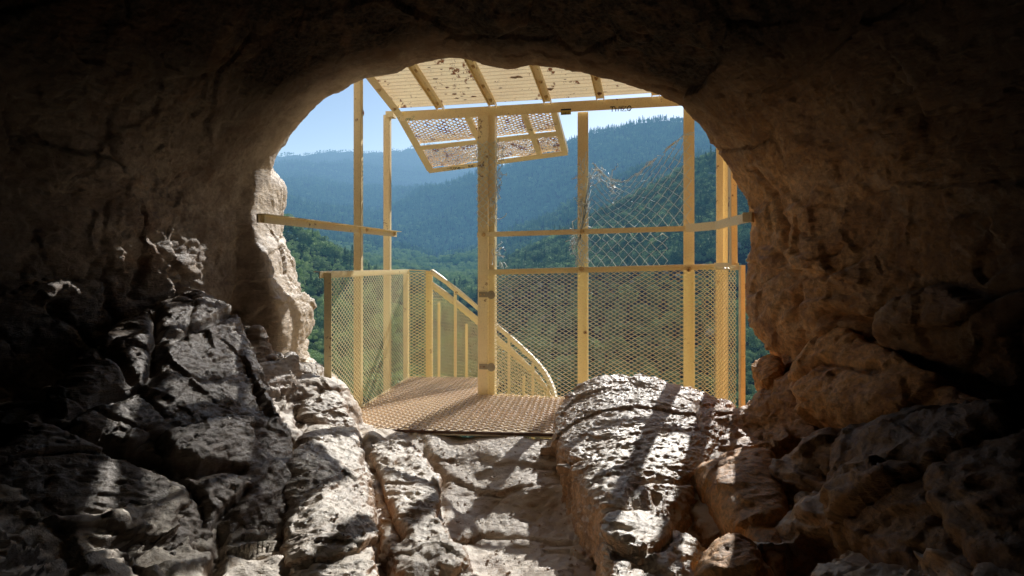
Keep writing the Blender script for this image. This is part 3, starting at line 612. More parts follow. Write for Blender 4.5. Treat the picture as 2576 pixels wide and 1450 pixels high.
def cfn(u, v):
    uu = u/LS*cs[-1]; return np.stack([np.interp(uu, cs, ctrl[:, 0]), np.interp(uu, cs, ctrl[:, 1]), v*1.08], 1)
expanded(MB(), cfn, LS, 1.0, .0555, .0305, .0065, .003, np.array([.6, -.8, 0])).build('side_mesh_panel', M['mesh'], ff)
MB().angle(np.array([1.56, 4.70, -.1]), np.array([1.56, 4.70, 1.10]), .045, .006, (1, 0, 0), (0, -1, 0)).build('side_post', M['paint'], ff)
MB().angle(np.array([1.512, 4.76, 1.10]), np.array([1.50, 4.76, 2.42]), .06, .006, (1, 0, 0), (0, -1, 0)).build('side_post', M['paint'], ff)
MB().bar(up(e0+FD*.08, 1.09), np.array([1.56, 4.70, 1.09]), .006, .05, (1, 0, 0)).build('side_rail', M['paint'], ff)
hx = MB()
for k, (py) in enumerate((741, 921)):
    z = at(1217, py, g[1])[2]
    h = MB().bar(up(g-FD*.055+FN*.049, z), up(g+FD*.02+FN*.049, z), .005, .045, FN).build('hinge', M['hinge'], ff)
    MB().disc(up(g+FD*.055+FN*.062, z), FN, .036, .004, 14, .034).disc(up(g+FD*.055+FN*.066, z), FN, .008, .01, 6).build('washer', M['hinge'], h)
    for dx in (-.04, -.01): MB().disc(up(g+FD*dx+FN*.052, z), FN, .007, .006, 6).build('screw', M['bolt'], h)
for c in (1465, 1733): bolt(up(fline(c), 1.065)+FN*.06, FN, ff, .013)
for c, py in ((1471, 1125), (1466, 1290)): bolt(up(fline(1475), at(c, py/1., 5.6)[2])+FN*.064 if py < 1200 else up(fline(1475), .55)+FN*.064, FN, ff, .010)

# right guard rail, bent end bolted to rock
gr = thing('guard_rail', 'cream flat rail across the front posts with a bent end bolted to rock', 'rail', tuple(up(fline(1465), 1.37)))
m0 = up(g-FD*.068, 1.352)+FN*.062; m1 = up(fline(1742), 1.385)+FN*.062
MB().angle(m0+Z*.02, m1+Z*.02, .042, .005, -FN, -Z).build('angle_bar', M['paint'], gr)
b1 = at(1800, 568, 5.0); b2 = at(1830, 560, 4.75); b3 = at(1886, 547, 4.25)
mb = MB(); pts = [m1-FD*.05+FN*.006, b1, b2, b3]
for a, b in zip(pts[:-1], pts[1:]): mb.bar(a, b+(b-a)*.02, .006, .062, np.cross(b-a, Z))
mb.build('bent_end', M['paint'], gr)
MB().bar(b3+np.array([-.02, -.01, 0]), b3+np.array([.02, .05, 0]), .055, .06).build('anchor_bracket', M['paint_b'], gr)
for c in (1222, 1467, 1736): bolt(up(fline(c), 1.352+(c-1225)/500*.033)+FN*.066, FN, gr, .012)

# canopy
cp = thing('canopy', 'cream steel canopy of corrugated sheet and rusty mesh over the opening', 'canopy', tuple(up(fline(1225), BEAMZ)))
bL = np.array([-.985, 6.0, 0]); bR = bL+FD*3.0
def cpt(u, s, dz=0.):                                   # u along the beam, s towards the cave (+) or out (-)
    base = bL+FD*u+FN*s
    z = 2.41+(.31*s if s > 0 else .52*s*(1-.10*u/1.4)) + dz
    return up(base, z)
MB().angle(up(bL, BEAMZ+.085), up(bR, BEAMZ+.085), .085, .007, -FN, -Z).build('front_beam', M['paint'], cp)
uD = np.linalg.norm(FD)
def rafter(u, s0, s1, w=.058, sh=0.):
    a, b = cpt(u, s0, .035), cpt(u+sh, s1, .035); side = FD; n = np.cross((b-a)/np.linalg.norm(b-a), side); n = n*(-1 if n[2] > 0 else 1)
    r = MB().bar(a, b, w, .006, side).bar(a-side*w/2+n*.015, b-side*w/2+n*.015, .005, .036, side).bar(a+side*w/2+n*.015, b+side*w/2+n*.015, .005, .036, side).build('rafter', M['paint_b'], cp)
    for k in (.06, .22, .42, .65):
        q = a+(b-a)*k+n*.004; MB().disc(q, n, .018, .004, 12).disc(q+n*.004, n, .011, .012, 6).build('bolt', M['bolt'], r)
for c in (1112, 1243, 1380, 1512, 1650):
    f_ = fline(c); u = np.dot(f_-bL, FD); rafter(u, 0.02, 1.35)
a, b = cpt(-.02, -.74, .02), cpt(-.02, 1.35, .0)
mid = cpt(-.02, 0, .0)
def edge_beam(u, s0, s1, nm='edge_beam', du=0.):
    a, b = cpt(u+du, s0), cpt(u, s1); d = (b-a)/np.linalg.norm(b-a); n = np.cross(d, FD); n = n*(-1 if n[2] > 0 else 1)
    return MB().bar(a, b, .07, .006, FD).bar(a-FD*.034+n*-.02, b-FD*.034+n*-.02, .006, .05, FD).build(nm, M['paint'], cp)
e1b = edge_beam(-.0, 0.0, 1.35); e2b = edge_beam(0.0, -.75, 0.0)
for k in (.1, .35, .6, .85): bolt(cpt(0, 1.2*k, -.006), (0, 0, -1), cp)
UR = 1.36; SR = -.62
def low(u, s): # outer part of the canopy; s from 0 to 1 outward
    u = np.asarray(u, float); s = np.asarray(s, float)
    ext = .75+(.62-.75)*u/UR; drop = .385+(.285-.385)*u/UR
    P = bL[None]+FD[None]*u[:, None]-FN[None]*(s*ext)[:, None]; P[:, 2] = 2.405-s*drop
    return P
def lowp(u, s): return low([u], [s])[0]
def lbar(a, b, w, nm, side, mat='paint'):
    d = (b-a)/np.linalg.norm(b-a); s_ = np.asarray(side, float); n = np.cross(d, s_); n = n/np.linalg.norm(n); n = n*(-1 if n[2] > 0 else 1)
    return MB().bar(a, b, w, .006, s_).bar(a+s_*w/2-n*.022, b+s_*w/2-n*.022, .006, .045, s_).build(nm, M[mat], cp)
outdir = lowp(0, 1)-lowp(0, 0); outdir /= np.linalg.norm(outdir)
ob = lbar(lowp(-.03, 1), lowp(UR+.02, 1), .065, 'outer_beam', outdir)
ib = lbar(lowp(.0, .56), lowp(UR, .54), .06, 'middle_beam', outdir)
lbar(lowp(UR, 0), lowp(UR, 1), .05, 'edge_beam', FD)
for u in (.60, 1.10): lbar(lowp(u, 0.04), lowp(u+.02, .97), .045, 'rafter', FD, 'paint_b')
def lf1(u, v):
    s = v/.45*.50+.03; P = low(u, s); P[:, 2] += .03-.035*np.sin(np.clip(v/.45, 0, 1)*3.1)*(.6+.5*np.sin(u*5)); return P
expanded(MB(), lf1, UR, .45, .062, .040, .0068, .010, Z, jitter=.002, hexa=True).build('rusty_mesh', M['rusty'], cp)
def lf2(u, v):
    s = v/.35*.40+.58; P = low(u, s); P[:, 2] += .02+.008*np.sin(u*17); return P
expanded(MB(), lf2, UR, .35, .046, .022, .0085, .005, Z, jitter=.003, hexa=True).build('rusty_mesh', M['rusty'], cp)
# corrugated sheet
nu, ns = 2, 420; us = np.array([-.03, 2.95]); ss = np.linspace(.01, 1.38, ns); V = []
for s in ss:
    for u in us:
        p = cpt(u, s, .055); p[2] += .010*math.sin(s/.048*2*math.pi); V.append(p)
Q = [[2*i, 2*i+1, 2*i+3, 2*i+2] for i in range(ns-1)]
sh = link('corrugated_sheet', np_mesh('corrugated_sheet', V, Q, True), M['roofing'], cp)
# rust patches where the sheet has rotted
rng = random.Random(3); mb = MB()
for k in range(70):
    u, s = rng.uniform(.05, 2.3), rng.uniform(.06, .95); r = rng.choice([.006, .008, .01, .012, .02, .035]); p = cpt(u, s, .046)
    n = rng.randint(4, 6); ring = [p+FD*(math.cos(2*math.pi*j/n+k)*r*rng.uniform(.7, 1.8))+(FN+.31*Z)*(math.sin(2*math.pi*j/n+k)*r*rng.uniform(.3, .7)) for j in range(n)]
    for j in range(1, n-1): mb.add([ring[0], ring[j], ring[j+1]], [[0, 1, 2, 2]])
M['rust'] = plain_mat('rust', (.19, .075, .04), .9); mb.build('rust_stain', M['rust'], cp)

# writing
def strokes(segs, org, ux, uy, size, r, mat, name, parent):
    mb = MB(); nrm = np.cross(ux, uy)
    for s in segs:
        P = np.array([org+ux*x*size+uy*y*size for x, y in s]); mb.strip(P, r, .0012, nrm)
    return mb.build(name, mat, parent)
L_ = {'T': [[(0, 1), (.9, 1)], [(.45, 1), (.4, 0)]], 'W': [[(0, 1), (.2, 0), (.4, .7), (.65, 0), (.9, 1)]], 'I': [[(.3, 1), (.3, 0)]], 'Z': [[(0, 1), (.8, .95), (0, 0), (.85, .05)]],
      'O': [[(.4, 1), (.05, .6), (.15, .1), (.5, 0), (.85, .4), (.75, .9), (.4, 1)]], 'o': [[(.3, .55), (.05, .3), (.2, 0), (.5, .15), (.5, .45), (.3, .55)]], 'n': [[(0, .5), (.05, 0)], [(.03, .35), (.3, .55), (.45, .4), (.45, 0)]],
      'e': [[(.05, .28), (.5, .32), (.35, .55), (.05, .35), (.15, 0), (.5, .05)]], 'z': [[(0, .55), (.5, .55), (.0, .0), (.45, -.1), (.1, -.35)]], '.': [[(.1, .0), (.16, .06)]], 'R': [[(0, 0), (.05, 1), (.5, .9), (.5, .55), (.05, .5), (.6, 0)]],
      'K': [[(0, 0), (.05, 1)], [(.6, 1), (.05, .45), (.65, 0)]], '-': [[(0, .35), (.9, .3)]], 'w': [[(0, .5), (.15, 0), (.3, .4), (.45, 0), (.6, .5)]], 'q': [[(.4, .5), (.05, .4), (.1, .05), (.45, .15), (.42, .5), (.42, -.4)]], 'C': [[(.6, .85), (.3, 1), (.05, .5), (.2, 0), (.6, .1)]],
      'L': [[(0, 1), (.05, 0), (.5, .02)]], 'A': [[(0, 0), (.35, 1), (.7, 0)], [(.15, .4), (.6, .4)]], 'B': [[(0, 0), (0, 1), (.5, .85), (.1, .5), (.55, .25), (0, 0)]], 'G': [[(.7, .85), (.2, .95), (.05, .3), (.4, 0), (.75, .15), (.7, .45), (.45, .45)]], ' ': []}
def word(t, adv=.95):
    s = []; x = 0.
    for ch_ in t: s += [[(x+a, b) for a, b in q] for q in L_[ch_]]; x += adv*(.55 if ch_ in '.Iozneq' else 1)
    return s
wb = up(bL, BEAMZ)+FN*.0
def bx_(c, py): p = fline(c); return up(p, at(c, py, p[1])[2])
strokes(word('TWIZO'), bx_(1535, 282)+FN*.003, FD, Z, .040, .0065, M['ink'], 'graffiti', cp)
strokes(word('oe'), bx_(1580, 279)+FN*.003, FD, Z, .022, .002, M['ink'], 'graffiti', cp)
strokes(word('oneZ'), bx_(1020, 304)+FN*.003, FD, Z, .036, .003, M['green_ink'], 'graffiti', cp)
q0 = bx_(1411, 277)+FN*.003; MB().bar(q0, q0+FD*.085, .001, .012, FN).build('sticker_bar', M['ink'], cp)
MB().bar(q0-Z*.026, q0+FD*.085-Z*.026, .001, .034, FN).build('sticker', plain_mat('yellow_label', (.62, .50, .16), .6), cp)
strokes(word('AABG'), q0+FN*.002-Z*.042, FD, Z, .020, .003, M['ink'], 'sticker_print', cp)
ow = lowp(.20, 1)+outdir*-.028; on = np.cross(FD, outdir); on = on*(-1 if on[2] > 0 else 1)
strokes(word('-'), lowp(.175, 1)+on*.005+outdir*.008, FD, -outdir, .045, .003, M['ink'], 'graffiti', cp)
strokes(word('zone-', 1.0), lowp(.21, 1)+on*.005+outdir*.010, FD, -outdir, .048, .0045, M['ink'], 'graffiti', cp)
strokes(word('..RK'), lowp(.37, 1)+on*.005+outdir*.010, FD, -outdir, .032, .004, M['ink'], 'graffiti', cp)
strokes(word('wqeeR-'), lowp(.70, .55)+on*.006+outdir*.010, FD, -outdir, .04, .002, M['ink2'], 'graffiti', cp)
bd = (b3-b2)/np.linalg.norm(b3-b2); bn = np.cross(bd, Z); bn = bn*(-1 if bn[1] > 0 else 1)
strokes(word('CLR'), b2+bd*.26+bn*.006-Z*.012, bd, Z, .03, .003, M['ink'], 'graffiti', gr)

# stair railing
sr = thing('stair_railing', 'curved cream stair railing with mesh infill descending behind the fence', 'railing', (-.8, 6.75, 0))
pts = [(1085, 683, 6.72), (1120, 708, 6.92), (1160, 740, 7.04), (1205, 777, 7.10), (1250, 822, 7.12), (1290, 855, 7.10), (1325, 888, 7.02), (1352, 915, 6.92), (1375, 945, 6.78), (1390, 975, 6.60), (1399, 1010, 6.40), (1402, 1060, 6.15)]
R = np.array([at(p[0], p[1], p[2] if i == 0 else p[2]*.955) for i, p in enumerate(pts)]); tt = np.linspace(0, len(R)-1, 60); k = np.arange(len(R))
Rs = np.stack([np.interp(tt, k, R[:, i]) for i in range(3)], 1)
for _ in range(6): Rs[1:-1] = (Rs[:-2]+2*Rs[1:-1]+Rs[2:])/4
MB().strip(Rs, .042, .042, Z).build('handrail', M['paint'], sr, True)
Rl = Rs-Z*.13; MB().strip(Rl, .006, .065, Z).build('lower_rail', M['paint'], sr, True)
sl = np.concatenate([[0], np.cumsum(np.linalg.norm(np.diff(Rs[:, :2], axis=0), axis=1))])
for s in np.linspace(.0, sl[-1], 8):
    p = np.array([np.interp(s, sl, Rs[:, i]) for i in range(3)]); MB().bar(p-Z*1.1, p, .028, .028, (1, 0, 0)).build('baluster', M['paint'], sr)
for s in np.linspace(.1, sl[-1]-.05, 7):
    p = np.array([np.interp(s, sl, Rs[:, i]) for i in range(3)]); MB().bar(p-Z*1.1, p-Z*.25, .028, .006, (1, 0, 0)).build('flat_bar', M['paint_b'], sr)
def sfn(u, v): return np.stack([np.interp(u, sl, Rs[:, 0]), np.interp(u, sl, Rs[:, 1])-.015, np.interp(u, sl, Rs[:, 2])-.15-v], 1)
expanded(MB(), sfn, sl[-1], .95, .055, .031, .0048, .0012, np.array([0, -1., 0])).build('mesh_panel', M['mesh'], sr)
# landing end panel between the left fence and the stair
MB().bar(up(lw(.92), 1.045), up(R[0], 1.03), .045, .006, (1, 0, 0)).build('landing_rail', M['paint'], sr)
MB().bar(up(R[0], -.02)-np.array([.03, 0, 0]), up(R[0], 1.03)-np.array([.03, 0, 0]), .05, .03, (1, 0, 0)).build('newel_post', M['paint'], sr)
a_, b_ = lw(.92), up(R[0], 0)
panel(a_, b_, .0, 1.02, np.array([0, -.01, 0]), .055, .031, .0075, .003, np.array([0, -1, 0])).build('landing_mesh', M['mesh'], sr)
# inner stair panel seen behind the landing
inn = [up(R[0], 0)+np.array([.02, -.03, 0]), np.array([-.55, 7.35, 0]), np.array([-.10, 7.7, 0])]

# chain link remains
def chain(name, label, x0, x1, z0, z1, topf, pitch, off, drop=None, warp=None, group=None, jit=.0035):
    nw = int((x1-x0)/(pitch/2)); o = thing(name, label, 'chain link', tuple(up(fline(x0), z0)) if False else (0, 0, 0), group); mb = MB()
    rg = np.random.default_rng(int(abs(z0*100)+abs(x0*50)))
    for k in range(nw+1):
        u = x0+k*pitch/2; rowsn = int((z1-z0)/(pitch/2)); P = []
        for r in range(rowsn+1):
            uu = u+(pitch/4)*(1 if (r+k) % 2 else -1)*1.02; f = r/rowsn
            if drop is not None and drop(uu, f): 
                if len(P) > 2: mb.tube(P, .0030, 4)
                P = []; continue
            zt = topf(uu); zz = z0+(zt-z0)*(f**.85); q = bL+FD*uu+off; q = up(q, zz)
            if warp is not None: q = warp(q, uu, f)
            q = q+rg.normal(0, jit*(0.4+1.2*f), 3); q[1] += .004*(1 if r % 2 else -1); P.append(q)
        if len(P) > 2: mb.tube(P, .0030, 4)
    return o, mb
def U(c): return float(np.dot(fline(c)-bL, FD))
u1, u2 = U(1470), U(1727)
tor = np.array([(U(c), at(c, py, fline(c)[1])[2]) for c, py in [(1440, 640), (1462, 600), (1470, 520), (1478, 450), (1490, 410), (1510, 432), (1535, 455), (1570, 455), (1600, 440), (1640, 405), (1680, 372), (1705, 355), (1727, 335)]])
def topf(u): return float(np.interp(u, tor[:, 0], tor[:, 1]))
o, mb = chain('chain_link_netting', 'torn galvanised chain link netting sagging above the guard rail', u1-.10, u2+.02, 1.40, 2.05, topf, .088, FN*-.005)
mb.build('wire_netting', M['wire'], o, True)
mb2 = MB(); rg = np.random.default_rng(5)
for k in range(26):                                     # crumpled ends bunched at the torn edge
    u = rg.uniform(u1-.03, u1+.26); zt = topf(u); P = [up(bL+FD*u, zt-rg.uniform(0, .12))]
    for j in range(rg.integers(3, 8)): P.append(P[-1]+rg.normal(0, .022, 3)+FD*.006)
    mb2.tube(P, .0030, 4)
for k in range(30):
    z = rg.uniform(1.08, 1.9); P = [up(bL+FD*(u1-.02)+FN*.03, z)]
    for j in range(rg.integers(3, 7)): P.append(P[-1]+np.array([rg.normal(0, .02), rg.normal(0, .006), rg.normal(0.01, .03)]))
    mb2.tube(P, .0030, 4)
for k in range(34):
    u = rg.uniform(u1+.05, u2); z = topf(u)-rg.uniform(-.012, .02); P = [up(bL+FD*u, z), up(bL+FD*(u+.03), topf(u+.03)+rg.normal(0, .01)), up(bL+FD*(u+.07), topf(u+.07)+rg.normal(0, .008))]; mb2.tube(P, .0026, 4)
mb2.build('crumpled_wire', M['wire'], o, True)
o.location = (0, 0, 0)
edge_l = lambda u, f: (u < u1+.02 and f > .5 and False) or (u > u2-.08-.06*math.sin(f*3.1) and .1 < f < .9)
o2, mb = chain('chain_link_netting', 'strip of chain link netting between guard rail and mesh fence top', u1-.06, u2, 1.07, 1.36, lambda u: 1.355, .088, FN*-.005, drop=edge_l)
mb.build('wire_netting', M['wire'], o2, True)
mb = MB()
for k in range(16):
    z = rg.uniform(1.08, 1.34); P = [up(bL+FD*(u1-.07)+FN*.02, z)]
    for j in range(6): P.append(P[-1]+np.array([rg.normal(-.004, .018), rg.normal(0, .006), rg.normal(-.003, .022)]))
    mb.tube(P, .0030, 4)
mb.build('crumpled_wire', M['wire'], o2, True)
ug = U(1222)
o3 = thing('chain_link_netting', 'scrap of torn chain link netting wrapped round the gate post', 'chain link', (0, 0, 0)); mb = MB()
def wrap(a, z):   # a: 0..1 around the post front and right
    base = up(g+FN*.056, z)
    if a < .55: return base+FD*(-.075+a/.55*.15)
    b = (a-.55)/.45; return base+FD*(.075+b*.07*(.6+.4*math.sin(z*7)))-FN*(.02+b*.05)
for k in range(9):
    P = []; 
    for r in range(26):
        f = r/25; z = 1.42+f*.72; a = np.clip((k+(.5 if (r+k) % 2 else -.5)*1.0)/8, 0, 1.1)
        lim = .75+.35*math.sin(f*3.1)
        if a > lim: 
            if len(P) > 2: mb.tube(P, .0030, 4)
            P = []; continue
        P.append(wrap(a, z)+rg.normal(0, .004, 3))
    if len(P) > 2: mb.tube(P, .0030, 4)
for k in range(34):
    z = rg.choice([rg.uniform(1.98, 2.14), rg.uniform(1.45, 1.95), rg.uniform(1.08, 1.3)]); P = [wrap(rg.uniform(.5, 1.), z)]
    if z > 1.98 and rg.random() < .4: P = [wrap(0, z)-FD*rg.uniform(0, .05)]
    for j in range(5): P.append(P[-1]+rg.normal(0, .016, 3)+FD*.003-Z*.006)
    mb.tube(P, .0030, 4)
mb.build('crumpled_wire', M['wire'], o3, True)

# ------------------------------------------------------------------ terrain
TY = [6, 15, 40, 100, 180, 260, 400, 550, 900, 1100, 1600, 2500, 4000, 6000, 9000]
TC = {-2500: [2700, 2390, 1400, 800, 560, 500, 560, 590, 540, 530, 460, 400, 380, 430, 500],
    500: [2700, 2390, 1500, 860, 600, 520, 600, 600, 560, 550, 480, 420, 395, 430, 500],
    690: [2700, 2390, 1500, 900, 660, 572, 640, 640, 575, 560, 490, 425, 396, 430, 500],
    850: [2700, 2390, 1500, 950, 760, 655, 672, 660, 610, 585, 510, 440, 391, 430, 500],
    950: [2700, 2390, 1500, 980, 810, 720, 690, 675, 630, 605, 530, 450, 386, 430, 500],
    1100: [2700, 2390, 1500, 1000, 850, 775, 715, 690, 655, 640, 476, 490, 377, 430, 500],
    1200: [2700, 2390, 1500, 1010, 850, 775, 705, 690, 612, 640, 425, 490, 400, 430, 500],
    1300: [2700, 2390, 1500, 1010, 840, 735, 645, 680, 568, 600, 392, 450, 420, 430, 500],
    1480: [2700, 2390, 1500, 1010, 830, 700, 555, 610, 482, 520, 325, 400, 420, 430, 500],
    1620: [2700, 2390, 1500, 1000, 810, 665, 482, 560, 434, 470, 296, 370, 410, 430, 500],
    1750: [2700, 2390, 1500, 1000, 800, 640, 412, 500, 395, 430, 280, 350, 400, 430, 500],
    1900: [2700, 2390, 1500, 980, 770, 600, 350, 450, 360, 400, 262, 340, 400, 430, 500],
    2300: [2700, 2390, 1400, 950, 700, 520, 300, 400, 300, 350, 240, 300, 380, 430, 500],
    5000: [2700, 2390, 1300, 900, 650, 480, 280, 350, 280, 300, 220, 300, 380, 430, 500]}
tc_x = np.array(sorted(TC)); tab = np.array([TC[c] for c in tc_x], float); lY = np.log(TY)
def terr_py(c, Y):                                      # c: px column, Y: distance (arrays)
    c = np.asarray(c, float); l = np.log(np.asarray(Y, float))
    cols = np.stack([np.interp(c, tc_x, tab[:, j]) for j in range(tab.shape[1])], -1)
    j = np.clip(np.searchsorted(lY, l)-1, 0, len(lY)-2); f = (l-lY[j])/(lY[j+1]-lY[j]); f = np.clip(f, 0, 1)
    a = np.take_along_axis(cols, j[..., None], -1)[..., 0]; b = np.take_along_axis(cols, j[..., None]+1, -1)[..., 0]
    return a*(1-f)+b*f
def terr_z(c, Y):
    z = EYE-(terr_py(c, Y)-HZ)/F*Y; x = (c-CX)/F*Y
    P = np.stack([x.ravel(), Y.ravel(), np.zeros(x.size)], 1)
    n = (fbm(P/420., 4, .45, True)-.3)*.010*Y.ravel()*np.clip(Y.ravel()/300, 0, 1)
    n = n+fbm(P/60.+3, 3, .5)*np.clip(.006*Y.ravel(), 0, 6)
    return z+n.reshape(z.shape)-.02*Y*np.clip(Y/300, 0, 1)*.3
cc = np.linspace(-2400, 5000, 420); YY = np.exp(np.linspace(math.log(5.6), math.log(9000), 330)); CG, YG = np.meshgrid(cc, YY, indexing='ij')
ZG = terr_z(CG, YG); XG = (CG-CX)/F*YG
V = np.stack([XG, YG, ZG], -1).reshape(-1, 3); a_, b_ = CG.shape; I = (np.arange(a_-1)[:, None]*b_+np.arange(b_-1)[None]).ravel()
Q = np.stack([I, I+b_, I+b_+1, I+1], 1)
t_ = link('hills', np_mesh('hills', V, Q, True), M['hill']); tag(t_, 'forested valley hillsides beyond the cave fading into blue haze', 'hillside', kind='structure')

# ------------------------------------------------------------------ trees
def leaf_cloud(rng, blobs, n, size, squash=1.):
    V = []; Fq = []
    for k in range(n):
        c, r = blobs[rng.integers(len(blobs))]; d = rng.normal(0, 1, 3); d /= np.linalg.norm(d); p = c+d*r*rng.uniform(.55, 1.05)*np.array([1, 1, squash])
        a = rng.normal(0, 1, 3); a /= np.linalg.norm(a); b = np.cross(a, d+rng.normal(0, .5, 3)); b /= np.linalg.norm(b)+1e-9; s = size*rng.uniform(.6, 1.4)
        i = len(V); V += [p-a*s, p+b*s*.6, p+a*s, p-b*s*.6]; Fq.append([i, i+1, i+2, i+3])
    return np.array(V), np.array(Fq)
def oak_mesh(seed, n=900, size=.22, h=5.5, w=2.4):
    rng = np.random.default_rng(seed); bl = []
    for k in range(13):
        a = rng.uniform(0, 6.28); rr = rng.uniform(.2, .75)*w; z = h*rng.uniform(.35, .86); bl.append((np.array([math.cos(a)*rr, math.sin(a)*rr, z]), w*rng.uniform(.28, .46)))
    V, Q = leaf_cloud(rng, bl, n, size, .8); return np_mesh('oak_crown', V, Q), bl
def pine_mesh(seed, n=700, h=9., w=1.9, size=.28):
    rng = np.random.default_rng(seed); V = []; Q = []
    for k in range(n):
        t = rng.uniform(0, 1)**.8; tier = .5+.5*math.sin(t*38); r = w*(1-t)*(.45+.6*tier)*rng.uniform(.4, 1.05)+.08; a = rng.uniform(0, 6.28)
        p = np.array([math.cos(a)*r, math.sin(a)*r, h*(.14+.86*t)-r*.25]); o_ = np.array([math.cos(a), math.sin(a), -.35]); sd = np.array([-math.sin(a), math.cos(a), rng.normal(0, .3)])
        s = size*rng.uniform(.6, 1.4)*(1.1-.5*t); i = len(V); V += [p-o_*s, p+sd*s*.55, p+o_*s, p-sd*s*.55]; Q.append([i, i+1, i+2, i+3])
    return np_mesh('pine_crown', V, Q)
def trunk_mesh(h, r, bl=None):
    mb = MB(); P = np.array([[.05*math.sin(z*2), .04*math.cos(z*1.7), z] for z in np.linspace(-.4, h, 6)]); n = len(P)
    V = np.concatenate([P+np.linspace(r, r*.35, n)[:, None]*np.array([math.cos(2*math.pi*j/6), math.sin(2*math.pi*j/6), 0]) for j in range(6)]); i = np.arange(n-1)
    mb.add(V, np.concatenate([np.stack([j*n+i, ((j+1) % 6)*n+i, ((j+1) % 6)*n+i+1, j*n+i+1], 1) for j in range(6)]))
    for c, rr in (bl or [])[:7]: mb.tube([[0, 0, h*.5], (c[0]*.5, c[1]*.5, (c[2]+h*.5)*.5+.1), tuple(c)], r*.3, 4)
    return mb.mesh('trunk')
kinds = []
for s in range(4):
    me, bl = oak_mesh(20+s, h=5+s*.4, w=2.2+.25*s); kinds.append(('oak', me, trunk_mesh(3.2, .16, bl), 'oak'))
for s in range(2): kinds.append(('pine', pine_mesh(40+s), trunk_mesh(8.6, .17), 'pine'))
me, bl = oak_mesh(61, n=1000, h=7.5, w=3.0, size=.26); kinds.append(('bright', me, trunk_mesh(4.5, .2, bl), 'bright'))
me, bl = oak_mesh(71, n=260, h=2.6, w=1.1, size=.14); kinds.append(('pale', me, trunk_mesh(1.4, .05, bl), 'pale'))
for k, me, tr, mt in kinds: me.materials.append(M[mt]); tr.materials.append(M['bark'])
# visible parts of the terrain, weighted by the area they cover
c2 = np.linspace(640, 1960, 330); Y2 = np.exp(np.linspace(math.log(60), math.log(5200), 420)); CG, YG = np.meshgrid(c2, Y2, indexing='ij')
PYg = HZ-(terr_z(CG, YG)-EYE)/YG*F
run = np.minimum.accumulate(PYg, axis=1); vis = np.maximum(0, np.concatenate([np.zeros((len(c2), 1)), run[:, :-1]-run[:, 1:]], 1))
vis = np.where(PYg > 1300, 0, vis)
sec = np.interp(c2, [640, 1960], [1, 1])
def sample(n, mask, power, rng):
    w = (vis+.35*(run > PYg-14))*mask*np.minimum(YG, 2200)**power; w = w.ravel()/w.sum(); k = rng.choice(w.size, n, p=w)
    c = CG.ravel()[k]+rng.uniform(-2, 2, n); Y = YG.ravel()[k]*rng.uniform(.99, 1.01, n); z = terr_z(c, Y)
    return np.stack([(c-CX)/F*Y, Y, z], 1), c
rg = np.random.default_rng(99)
near = (YG < 250)*1.
Pn, cn = sample(250, near, 1.2, rg)
order = np.argsort(Pn[:, 1])
LBL = {'oak': 'round dark green oak on the near slope below the fence', 'pine': 'pointed dark conifer on the near slope below the fence',
       'bright': 'yellow green leafy tree on the near slope below the fence', 'pale': 'pale silvery shrub on the near slope below the fence'}
GRP = {'oak': 'oaks on the near slope', 'pine': 'conifers on the near slope', 'bright': 'yellow green trees on the near slope', 'pale': 'silvery shrubs on the near slope'}
NAME = {'oak': 'oak_tree', 'pine': 'conifer_tree', 'bright': 'cottonwood_tree', 'pale': 'silver_shrub'}
CAT = {'oak': 'tree', 'pine': 'tree', 'bright': 'tree', 'pale': 'shrub'}
proto = {}
for i in order:
    p = Pn[i]; c = cn[i]; left = c < 1150
    r = rg.random()
    kd = 'bright' if (left and r < .30) else 'pine' if r < (.42 if left else .12) else 'pale' if (not left and r < .22) else 'oak'
    ch_ = [q for q in kinds if q[0] == kd]; q = ch_[rg.integers(len(ch_))]; s = rg.uniform(.75, 1.25)*(1.0 if not left else .9)
    if p[1] < 110: s *= .8
    if kd == 'pine': s *= .62
    e = thing(NAME[kd], LBL[kd], CAT[kd], tuple(p), GRP[kd]); e.rotation_euler = (0, 0, rg.uniform(0, 6.28)); e.scale = (s, s, s*rg.uniform(.85, 1.15))
    for nm, mm in (('crown', q[1]), ('trunk', q[2])):
        ob_ = bpy.data.objects.new(nm, mm); C.objects.link(ob_); ob_.parent = e
        if nm == 'crown' and kd not in proto: proto[kd] = ob_
